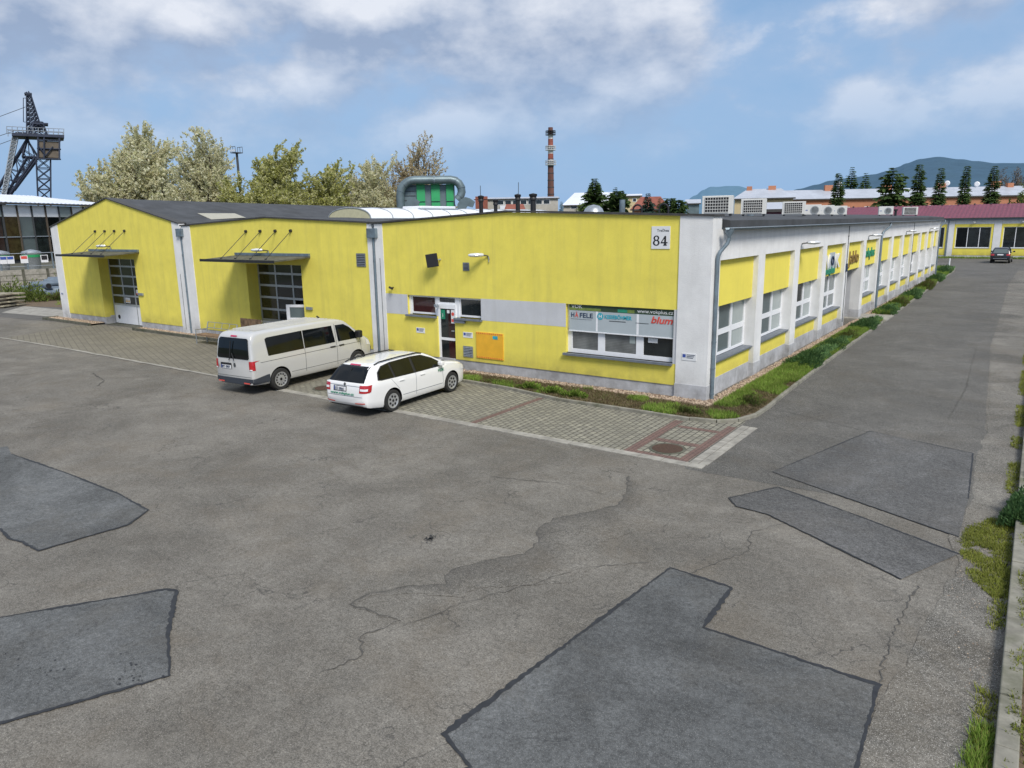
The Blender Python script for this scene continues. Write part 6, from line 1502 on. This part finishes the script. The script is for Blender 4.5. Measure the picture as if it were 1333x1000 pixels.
# ------------------------------------------------------------------ glazed hall, retaining wall and things before it
g0 = polar(-72.5, 100); g1 = polar(-64.0, 120)
zw0 = 8.9
p0 = polar(-75, 99); p1 = polar(-62.6, 124); X = (p1 - p0); X.z = 0; W = X.length; X.normalize(); Yv = Vector((-X.y, X.x, 0))
def PG(s, d, z): q = p0 + X * s + Yv * d; return (q.x, q.y, z)
gh = empty('glazed_hall', tuple(p0), 'old glazed factory hall with rusty mullions and a white corrugated roof at the far left', 'building')
obox(MB(), PG, 0, W, .3, 16, 0, 8.5).build('wall', 'darkgrey', gh)
np_ = int(W / 2.05)
zz0, zz1, zz2, zz3 = 2.2, 4.9, 7.3, 8.7
for k in range(np_):
    s = k * W / np_
    fo = obox(MB(), PG, s - .07, s + .07, -.05, .28, 1.6, zz3).build('mullion', 'bark' if k % 2 else 'darkgrey', gh)
    MB().add([PG(s + .07, .1, zz2), PG(s + W / np_ - .07, .1, zz2), PG(s + W / np_ - .07, .1, zz3), PG(s + .07, .1, zz3)], [(0, 1, 2, 3)]).build('spandrel', 'barrel' if k % 5 else 'curtain', gh)
    f = MB().add([PG(s + .07, .12, zz0), PG(s + W / np_ - .07, .12, zz0), PG(s + W / np_ - .07, .12, zz2), PG(s + .07, .12, zz2)], [(0, 1, 2, 3)]).build('window', ['glass', 'olive', 'curtain_dark', 'glass', 'carglass'][k % 5], gh)
    obox(MB(), PG, s + .07, s + W / np_ - .07, .0, .1, zz1 - .06, zz1 + .06).build('transom', 'steel', f)
rf = MB(); vs = []
nn = int(W / .35)
for k in range(nn + 1):
    s = W * k / nn; vs += [PG(s, -.6, 8.95 + (.07 if k % 2 else 0)), PG(min(s, W - 9 * max(0, 0)), 9, 10.35 + (.07 if k % 2 else 0))]
hipn = int(nn * .80)
for k in range(hipn, nn + 1):
    t_ = (k - hipn) / (nn - hipn); q = list(vs[2 * k + 1]); zr = 10.35 - t_ * 1.35; vs[2 * k + 1] = PG(W * k / nn, 9 - t_ * 9.2, zr)
rf.add(vs, [(2 * k, 2 * k + 2, 2 * k + 3, 2 * k + 1) for k in range(nn)]); rf.build('roof', 'whiteroof', gh)
obox(MB(), PG, 0, W, -.62, -.5, 8.72, 8.95).build('eaves_board', 'coping', gh)
# raised ground and retaining wall
rw0, rw1 = polar(-76, 82), polar(-58, 88)
struct('raised_ground', MB().poly([(rw0.x, rw0.y, 1.75), (rw1.x, rw1.y, 1.75), (-170, 90, 1.75), (-190, 0, 1.75)]), 'conc_dark')
Xr = (rw1 - rw0); Xr.z = 0; Wr = Xr.length; Xr.normalize(); Yr = Vector((-Xr.y, Xr.x, 0))
def PR(s, d, z): q = rw0 + Xr * s + Yr * d; return (q.x, q.y, z)
M['panelwall'] = paver('concrete panel wall', (.20, .185, .15), (.15, .14, .115), (.06, .055, .045), 2.0, .5, 0, .03)
rwl = empty('retaining_wall', tuple(rw0), 'grey concrete panel retaining wall below the glazed hall', 'wall')
obox(MB(), PR, 0, Wr, -.15, .15, 0, 2.0).build('wall', 'conc_wall' if 'conc_wall' in M else 'conc', rwl)
mb = MB()
for k in range(int(Wr / 2) + 1): obox(mb, PR, k * 2 - .1, k * 2 + .1, -.24, -.151, 0, 2.05)
for z in (.5, 1.0, 1.5): obox(mb, PR, 0, Wr, -.165, -.152, z - .02, z + .02)
mb.build('posts', 'conc_dark', rwl)
fn = empty('yard_fence', tuple(rw0), 'thin green post and rail fence on top of the retaining wall', 'fence')
for k in range(int(Wr / 2.1) + 1): MB().tube([PR(k * 2.1, 0, 2), PR(k * 2.1, 0, 3.55)], .07, 5).build('post', 'zinc', fn)
MB().tube([PR(0, 0, 3.5), PR(Wr, 0, 3.5)], .035, 4).tube([PR(0, 0, 2.3), PR(Wr, 0, 2.3)], .03, 4).build('rail', 'steel', fn)
for az, m_, lab in ((-70.0, 'blue', 'blue notice board on the fence, first of two at the far left'), (-69.65, 'blue', 'blue notice board on the fence, second from the left'), (-68.95, 'redprint', 'white and red notice on the fence beside the silver tank'), (-67.8, 'black', 'black sign on the fence right of the silver tank')):
    # point on the fence line
    best = min(range(200), key=lambda k: abs(math.degrees(math.atan2((Vector(PR(Wr * k / 199, 0, 0)) - CAM).x, (Vector(PR(Wr * k / 199, 0, 0)) - CAM).y)) - az)); s = Wr * best / 199
    t = empty('fence_sign', PR(s, -.1, 2.5), lab, 'sign', 'signs on the yard fence')
    obox(MB(), PR, s - .3, s + .3, -.12, -.09, 2.6, 3.3).build('board', 'plate', t); obox(MB(), PR, s - .24, s + .24, -.14, -.125, 3.0 if m_ != 'black' else 2.85, 3.25).build('print', m_, t)
for az, D_, lab in ((-70.2, 88, 'silver round tank with green band at the far left edge'), (-68.5, 88, 'silver round tank with green band behind the fence')):
    c = polar(az, D_); t = empty('collection_tank', (c.x, c.y, 1.75), lab, 'tank', 'silver tanks behind the fence')
    MB().lathe([(.66, 1.75), (.84, 3.3), (.88, 3.4), (.84, 3.55), (.25, 3.72), (.001, 3.76)], (c.x, c.y, 0), 'z', 22).build('shell', 'steel', t, smooth=True)
    MB().lathe([(.825, 3.0), (.86, 3.25), (.83, 3.25), (.81, 3.0)], (c.x, c.y, 0), 'z', 22).build('green_band', 'green', t)
    MB().lathe([(.885, 3.36), (.90, 3.42), (.87, 3.42)], (c.x, c.y, 0), 'z', 22).build('ring', 'frame', t)
# pipes
for i, (az, D_, z, l, an, r_) in enumerate(((-67.9, 77, .5, 4.5, 10, .33), (-66.8, 75, .4, 5, 30, .42), (-66.2, 76, 1.15, 4.5, 20, .4), (-67.5, 76, 1.0, 3.6, 60, .28), (-66.4, 77, .95, 5.5, 5, .33), (-68.2, 76, .9, 3.2, -25, .25), (-67.2, 74, .28, 4, 15, .26), (-65.4, 72, .55, 4, 35, .5))):
    c = polar(az, D_); a = R(an + 22); d = Vector((math.cos(a), math.sin(a), 0)) * l / 2; p = Vector((c.x, c.y, z))
    t = empty('drain_pipe', tuple(p), ['thick', 'wide', 'topmost', 'short', 'long', 'thin', 'lowest thin', 'fattest'][i] + ' blue grey pipe in the heap below the retaining wall', 'pipe', 'pipes heaped below the retaining wall')
    MB().tube([p - d, p + d], r_, 14).build('barrel', 'pipe', t, smooth=True)
    MB().tube([p + d * 1.001, p + d * 1.02], r_ * .86, 14).tube([p - d * 1.001, p - d * 1.02], r_ * .86, 14).build('bore', 'black', t)
# timber stack
tm = empty('timber_stack', tuple(polar(-68.6, 66)), 'stack of grey timber boards at the left edge of the yard', 'timber stack')
c = polar(-69.9, 66)
for k in range(4):
    mb = MB()
    for j in range(3):
        mb.box(-.9 + j * .65, -.3 + j * .65, -4.4 + .2 * (k % 2), .2 + random.uniform(-.4, .2), k * .27 + .10, k * .27 + .2)
    a = R(-62); mb.v = [(c.x + v[0] * math.cos(a) - v[1] * math.sin(a), c.y + v[0] * math.sin(a) + v[1] * math.cos(a), v[2]) for v in mb.v]
    mb.build('boards', 'palewood', tm)
mb = MB()
for k in range(4):
    for y in (-3.8, -1.8, -.3): mb.box(-.8, 1.2, y, y + .12, k * .27, k * .27 + .10)
mb.v = [(c.x + v[0] * math.cos(a) - v[1] * math.sin(a), c.y + v[0] * math.sin(a) + v[1] * math.cos(a), v[2]) for v in mb.v]
mb.build('spacers', 'bark', tm)
for az, D_, h_, m_, lab in ((-68.9, 70, 1.9, 'spring', 'light green sapling before the retaining wall, left of the pipes'), (-67.3, 70, .8, 'heath', 'brown weeds in front of the pipe heap'), (-66.0, 66, .5, 'grass', 'green weeds near the corner of the left hall'), (-69.9, 72, 2.1, 'spring', 'light green sapling at the left edge'), (-66.9, 79, 1.7, 'spring', 'young tree sprouting between the pipes')):
    c = polar(az, D_); t = empty('shrub', (c.x, c.y, 0), lab, 'shrub', 'weeds and saplings by the retaining wall')
    shrub_mesh(1.0, 1.2, h_, 700, .2).build('foliage', m_, t, world=False); MB().tube([(0, 0, 0), (.1, 0, h_ * .7)], .03, 5).build('stems', 'bark', t, world=False)
struct('dirt_patch', MB().poly([(x, y, .013) for x, y in [(-50, 3.2), (-46, 2.9), (-43, 3.4), (-43, 20), (-82, 22), (-78, -4), (-60, .5)]]), 'soil')

# ------------------------------------------------------------------ trees
def rvec(): 
    while True:
        v = Vector((random.uniform(-1, 1), random.uniform(-1, 1), random.uniform(-1, 1)))
        if .05 < v.length < 1: return v.normalized()
def broad_tree(name, x, y, H, Rw, label, mat, leaf=.24, dens=1.0, seed=1, group='blossoming trees behind the halls', droop=0, limbs=10, bark='bark', trunk_h=.16):
    random.seed(seed)
    t = empty(name, (x, y, 0), label, 'tree', group)
    wood = MB(); lv = MB()
    def leafat(p, s_):
        d = rvec(); e = d.cross(rvec()).normalized(); l = s_ * random.uniform(.6, 1.3)
        lv.add([p - d * l * .5 - e * l * .28, p + d * l * .5 - e * l * .2, p + d * l * .5 + e * l * .2, p - d * l * .5 + e * l * .28], [(0, 1, 2, 3)])
    def grow(p, d, l, r_, lev):
        n = 5 if lev < 2 else 4; pts = [p.copy()]; rs = [r_]; q = p.copy(); dd = d.copy()
        for i in range(n):
            dd = (dd + rvec() * .13 + Vector((0, 0, .16 if lev < 3 else .07 - droop))).normalized(); q = q + dd * l / n; pts.append(q.copy()); rs.append(r_ * (1 - (i + 1) / n * .75))
            if lev >= 2:
                for _ in range(int((4 if lev == 3 else 3.5) * dens + random.random())): leafat(q - dd * random.random() * l / n + rvec() * leaf * random.random() * 1.1, leaf)
        wood.tube(pts, rs, 5 if lev < 2 else 3, cap=False)
        if lev < 3:
            k = [0, 11, 6][lev] if lev else limbs
            for j in range(k):
                f = .22 + .78 * (j + random.random() * .6) / k; idx = min(n - 1, int(f * n)); pp_ = pts[idx].lerp(pts[idx + 1], f * n - idx if f * n - idx < 1 else 1)
                ax_ = (pts[idx + 1] - pts[idx]).normalized(); side = ax_.cross(rvec()).normalized(); ang = R(random.uniform(35, 68) if lev == 1 else random.uniform(25, 55))
                nd = (ax_ * math.cos(ang) + side * math.sin(ang)).normalized()
                grow(pp_, nd, l * (random.uniform(.34, .50) if lev == 1 else random.uniform(.45, .65)) * (1.15 - f * .4), rs[idx] * .5, lev + 1)
    th = H * trunk_h
    wood.tube([(0, 0, 0), (.05, 0, th * .5), (0, .1, th), (0.1, 0.05, H * .45)], [H * .028, H * .024, H * .022, H * .012], 9)
    for j in range(limbs):
        a = 2.39996 * j + random.uniform(-.25, .25); el = R((8, 55, 28, 74, 18, 42, 64, 4)[j % 8] + random.uniform(-6, 6))
        d = Vector((math.cos(a) * math.cos(el), math.sin(a) * math.cos(el), math.sin(el)))
        ll = 1 / math.sqrt((math.cos(el) / (Rw * .78)) ** 2 + (math.sin(el) / (H * (1 - trunk_h) * .74)) ** 2)
        grow(Vector((0, 0, th * random.uniform(.8, 1.7))), d, ll, H * .014, 1)
    wood.build('trunk', bark, t, world=False); lv.build('crown', mat, t, world=False)
    return t
def rt(az, D): p = polar(az, D); return p.x, p.y
broad_tree('blossom_tree', *rt(-61.7, 132), elz(7.3, 132), 11.6, 'large cream blossoming tree at the left above the steep gable', 'blossom', .33, 2.4, 11, limbs=26)
broad_tree('blossom_tree', *rt(-58.0, 92), elz(7.7, 92), 6.8, 'slightly narrower cream blossoming tree right of the largest one', 'blossom', .22, 2.4, 12, limbs=24)
broad_tree('blossom_tree', *rt(-53.2, 84), elz(6.4, 84), 7.2, 'full yellow green tree with arching twigs right of the floodlight mast', 'leafblossom', .23, 2.3, 13, limbs=26, droop=.05)
broad_tree('blossom_tree', *rt(-49.6, 88), elz(5.2, 88), 6.6, 'lower yellow green tree between the mast tree and the budding tree', 'leafblossom', .23, 2.2, 14, limbs=22, droop=.05)
broad_tree('blossom_tree', *rt(-46.0, 92), elz(5.2, 92), 6.4, 'pale loose tree with cream tufts left of the budding tree', 'blossom', .22, 1.7, 15, limbs=20)
broad_tree('budding_tree', *rt(-42.8, 96), elz(7.0, 96), 8.0, 'brownish budding tree with fine twigs above the filter plant', 'budding', .2, 1.3, 16, limbs=18)
broad_tree('budding_tree', *rt(-47.6, 100), elz(3.9, 100), 6.6, 'low brown tree partly hidden between the yellow green and pale trees', 'budding', .22, 1.3, 17, limbs=14)
broad_tree('bare_tree', *rt(-1.6, 205), elz(3.65, 205), 9.5, 'broad bare brown tree behind the apartment block at the right edge', 'bare', .22, .7, 18, 'trees near the apartment block', limbs=14)
broad_tree('spring_tree', *rt(-.7, 140), elz(2.6, 140), 4.6, 'thin light green tree before the apartment block at the right edge', 'spring', .3, .6, 19, 'trees near the apartment block', limbs=9)
broad_tree('spring_tree', *rt(-30.2, 165), elz(1.75, 165), 3.6, 'small bright green tree at the left foot of the tall spruce', 'spring', .3, 1.0, 20, 'trees in the middle distance', limbs=8)
broad_tree('spring_tree', *rt(-34.2, 175), elz(1.6, 175), 3.0, 'small olive tree before the factory building', 'spring', .3, .8, 21, 'trees in the middle distance', limbs=7)
broad_tree('budding_tree', *rt(-21.4, 90), elz(1.9, 90), 1.9, 'orange brown bush tree left of the nearest air conditioner', 'budding', .2, 1.2, 22, 'trees in the middle distance', limbs=8)
broad_tree('budding_tree', *rt(-19.1, 110), elz(1.75, 110), 1.8, 'orange brown bush tree right of the nearest air conditioner', 'budding', .2, 1.2, 23, 'trees in the middle distance', limbs=8)
def conifer(x, y, H, Rw, label, mat='conifer', seed=1, whorls=34, slim=.8, group='spruces', start=.06, irr=.25, n=1):
    random.seed(seed)
    t = empty('spruce_tree', (x, y, 0), label, 'tree', group)
    lv = MB(); L_ = H / whorls * 1.25
    for w_ in range(whorls):
        f = start + (1 - start) * w_ / whorls; z = H * f; rad_ = Rw * max(.04, (1 - f)) ** slim * (1 + random.uniform(-irr, irr) * .5)
        nb = max(6, int(15 * n * (1 - f) + 8))
        for b_ in range(nb):
            a = random.uniform(0, 6.28); rr = rad_ * random.uniform(.65, 1.12); m_ = 5
            rise = .1 if f > .7 else -.12
            for k in range(m_):
                q0 = k / m_; q1 = (k + 1.25) / m_
                c_, s_ = math.cos(a), math.sin(a)
                z0 = z + rr * rise * q0 * 2 - rr * .12 * q0 * q0; z1 = z + rr * rise * q1 * 2 - rr * .12 * q1 * q1
                wd = rr * .26 * (1 - .5 * q0) + .12
                for sg_ in (-1, 1):
                    aa = random.uniform(.3, .9) * sg_
                    ex = Vector((math.cos(a + aa), math.sin(a + aa), random.uniform(-.7, .1))) * (wd * 1.5 + .2)
                    p0 = Vector((c_ * rr * q0, s_ * rr * q0, z0)); p1 = Vector((c_ * rr * q1, s_ * rr * q1, z1)); 
                    lv.add([p0, p1, p1 + ex * .6, p0 + ex], [(0, 1, 2, 3)])
    lv.build('crown', mat, t, world=False)
    MB().tube([(0, 0, 0), (0, 0, H * .6), (0, 0, H * .97)], [H * .014, H * .008, .02], 7).build('trunk', 'bark', t, world=False)
gsp = 'spruces before the apartment block'
conifer(*rt(-12.0, 142), elz(3.2, 142), 1.7, 'slim dark spruce furthest left before the apartment block', seed=31, slim=.5, group=gsp, whorls=42)
conifer(*rt(-11.2, 205), elz(3.6, 205), 4.6, 'broad dark spruce rising behind the apartment block, left of two', seed=32, group=gsp)
conifer(*rt(-10.3, 210), elz(3.15, 210), 4.0, 'smaller dark spruce rising behind the apartment block, right of two', seed=33, group=gsp)
conifer(*rt(-8.65, 140), elz(3.5, 140), 3.8, 'widest spruce with ragged drooping limbs before the apartment block', seed=34, slim=.55, irr=.9, whorls=26, group=gsp)
conifer(*rt(-7.1, 142), elz(3.55, 142), 1.7, 'tallest slim spruce, just right of the widest one', seed=35, slim=.45, group=gsp, whorls=44)
conifer(*rt(-5.85, 142), elz(3.25, 142), 1.5, 'slim spruce in the middle of the row before the apartment block', seed=36, slim=.55, group=gsp, whorls=42)
conifer(*rt(-4.4, 142), elz(3.3, 142), 1.3, 'thinnest spruce, second from the right in the row', seed=37, slim=.5, group=gsp, whorls=44)
conifer(*rt(-2.9, 142), elz(3.25, 142), 2.1, 'slim spruce with a wider foot, rightmost in the row', seed=38, slim=.65, group=gsp, whorls=40)
gmd = 'conifers in the middle distance'
conifer(*rt(-29.15, 160), elz(3.35, 160), 6.0, 'tall dark spruce above the middle of the yellow front', seed=41, group=gmd, n=1.6, whorls=44)
conifer(*rt(-27.5, 158), elz(2.4, 158), 5.0, 'rounded dark conifer right of the tall spruce', seed=42, slim=.45, group=gmd, n=1.6, whorls=34)
conifer(*rt(-27.6, 165), elz(2.7, 165), 2.4, 'narrow conifer top rising out of the rounded one', seed=43, group=gmd, n=1.6)
conifer(*rt(-25.15, 140), elz(2.2, 140), 3.0, 'small blue green conifer before the red roofed house', 'bluespruce', 44, group=gmd, n=1.6, whorls=34)
conifer(*rt(-24.3, 150), elz(1.85, 150), .9, 'tiny thin conifer between two bushy ones', seed=45, group=gmd, n=1.6)
conifer(*rt(-23.6, 130), elz(1.8, 130), 3.0, 'bushy dark conifer, left one of the pair near the roof corner', seed=46, slim=.4, group=gmd, n=1.6, whorls=30)
conifer(*rt(-22.9, 130), elz(1.65, 130), 2.8, 'bushy dark conifer, right one of the pair near the roof corner', seed=47, slim=.4, group=gmd, n=1.6, whorls=30)
conifer(*rt(-31.65, 200), elz(1.7, 200), 1.3, 'small dark conifer just right of the brick chimney', seed=48, group=gmd, n=1.6)
random.seed(99)

# ------------------------------------------------------------------ distant woods and hills
wd = MB()
for i in range(620):
    az = random.uniform(-78, 6); D_ = random.uniform(330, 520); c = polar(az, D_); h = random.uniform(6, 11); r_ = random.uniform(3, 6)
    vs = []; n_ = 7
    for (q, zz_) in ((.55, 0), (1, h * .35), (.85, h * .7), (.4, h * .95)):
        for k in range(n_): a = 2 * math.pi * k / n_; j = random.uniform(.75, 1.2); vs.append((c.x + r_ * q * j * math.cos(a), c.y + r_ * q * j * math.sin(a), zz_ * random.uniform(.92, 1.08)))
    wd.add(vs, [(i_ * n_ + k, i_ * n_ + (k + 1) % n_, (i_ + 1) * n_ + (k + 1) % n_, (i_ + 1) * n_ + k) for i_ in range(3) for k in range(n_)] + [tuple(range(21, 28))])
M['farwood'] = hill_mat('far woodland with haze glow', (.07, .08, .05), (.12, .16, .20), .45)  # tree belt gets its haze as surface emission too
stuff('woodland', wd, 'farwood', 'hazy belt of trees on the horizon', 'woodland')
def hill(name, D_, prof, mat, dz=0):
    """prof: list of (azimuth, elevation deg)"""
    fine = []
    for (a, e), (b, f) in zip(prof, prof[1:]):
        k = max(2, int(abs(b - a) / .12))
        for i in range(k):
            t_ = i / k; fine.append((a + (b - a) * t_, e + (f - e) * (3 * t_ * t_ - 2 * t_ ** 3)))
    fine.append(prof[-1])
    vs = []; nr = 7
    for a, e in fine:
        for k in range(nr):
            t_ = k / (nr - 1); D2 = D_ - (1 - t_) * D_ * .3; zz_ = elz(e, D_) * (math.sin(t_ * math.pi / 2)) + (random.uniform(-1, 1) * .0006 * D_ if k == nr - 1 else 0)
            p = polar(a, D2); vs.append((p.x, p.y, zz_ - (2 if k == 0 else 0)))
        p = polar(a, D_ * 1.25); vs.append((p.x, p.y, -2))
    n_ = nr + 1
    struct(name, MB().add(vs, [(i * n_ + k, (i + 1) * n_ + k, (i + 1) * n_ + k + 1, i * n_ + k + 1) for i in range(len(fine) - 1) for k in range(n_ - 1)]), mat, True)
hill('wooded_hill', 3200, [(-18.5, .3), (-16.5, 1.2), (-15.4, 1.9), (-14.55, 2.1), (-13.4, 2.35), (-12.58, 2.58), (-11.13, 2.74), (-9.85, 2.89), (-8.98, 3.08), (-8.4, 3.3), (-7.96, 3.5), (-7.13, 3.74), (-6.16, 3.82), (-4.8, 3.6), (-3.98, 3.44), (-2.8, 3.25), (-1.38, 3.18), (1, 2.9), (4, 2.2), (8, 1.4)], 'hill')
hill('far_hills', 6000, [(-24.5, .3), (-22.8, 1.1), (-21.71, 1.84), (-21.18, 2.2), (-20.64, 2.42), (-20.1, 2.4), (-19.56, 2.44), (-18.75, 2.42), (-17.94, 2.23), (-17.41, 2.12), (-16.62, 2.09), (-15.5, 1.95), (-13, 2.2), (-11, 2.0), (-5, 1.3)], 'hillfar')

# ------------------------------------------------------------------ render settings
sc.view_settings.view_transform = 'Standard'; sc.view_settings.look = 'None'; sc.view_settings.exposure = 0
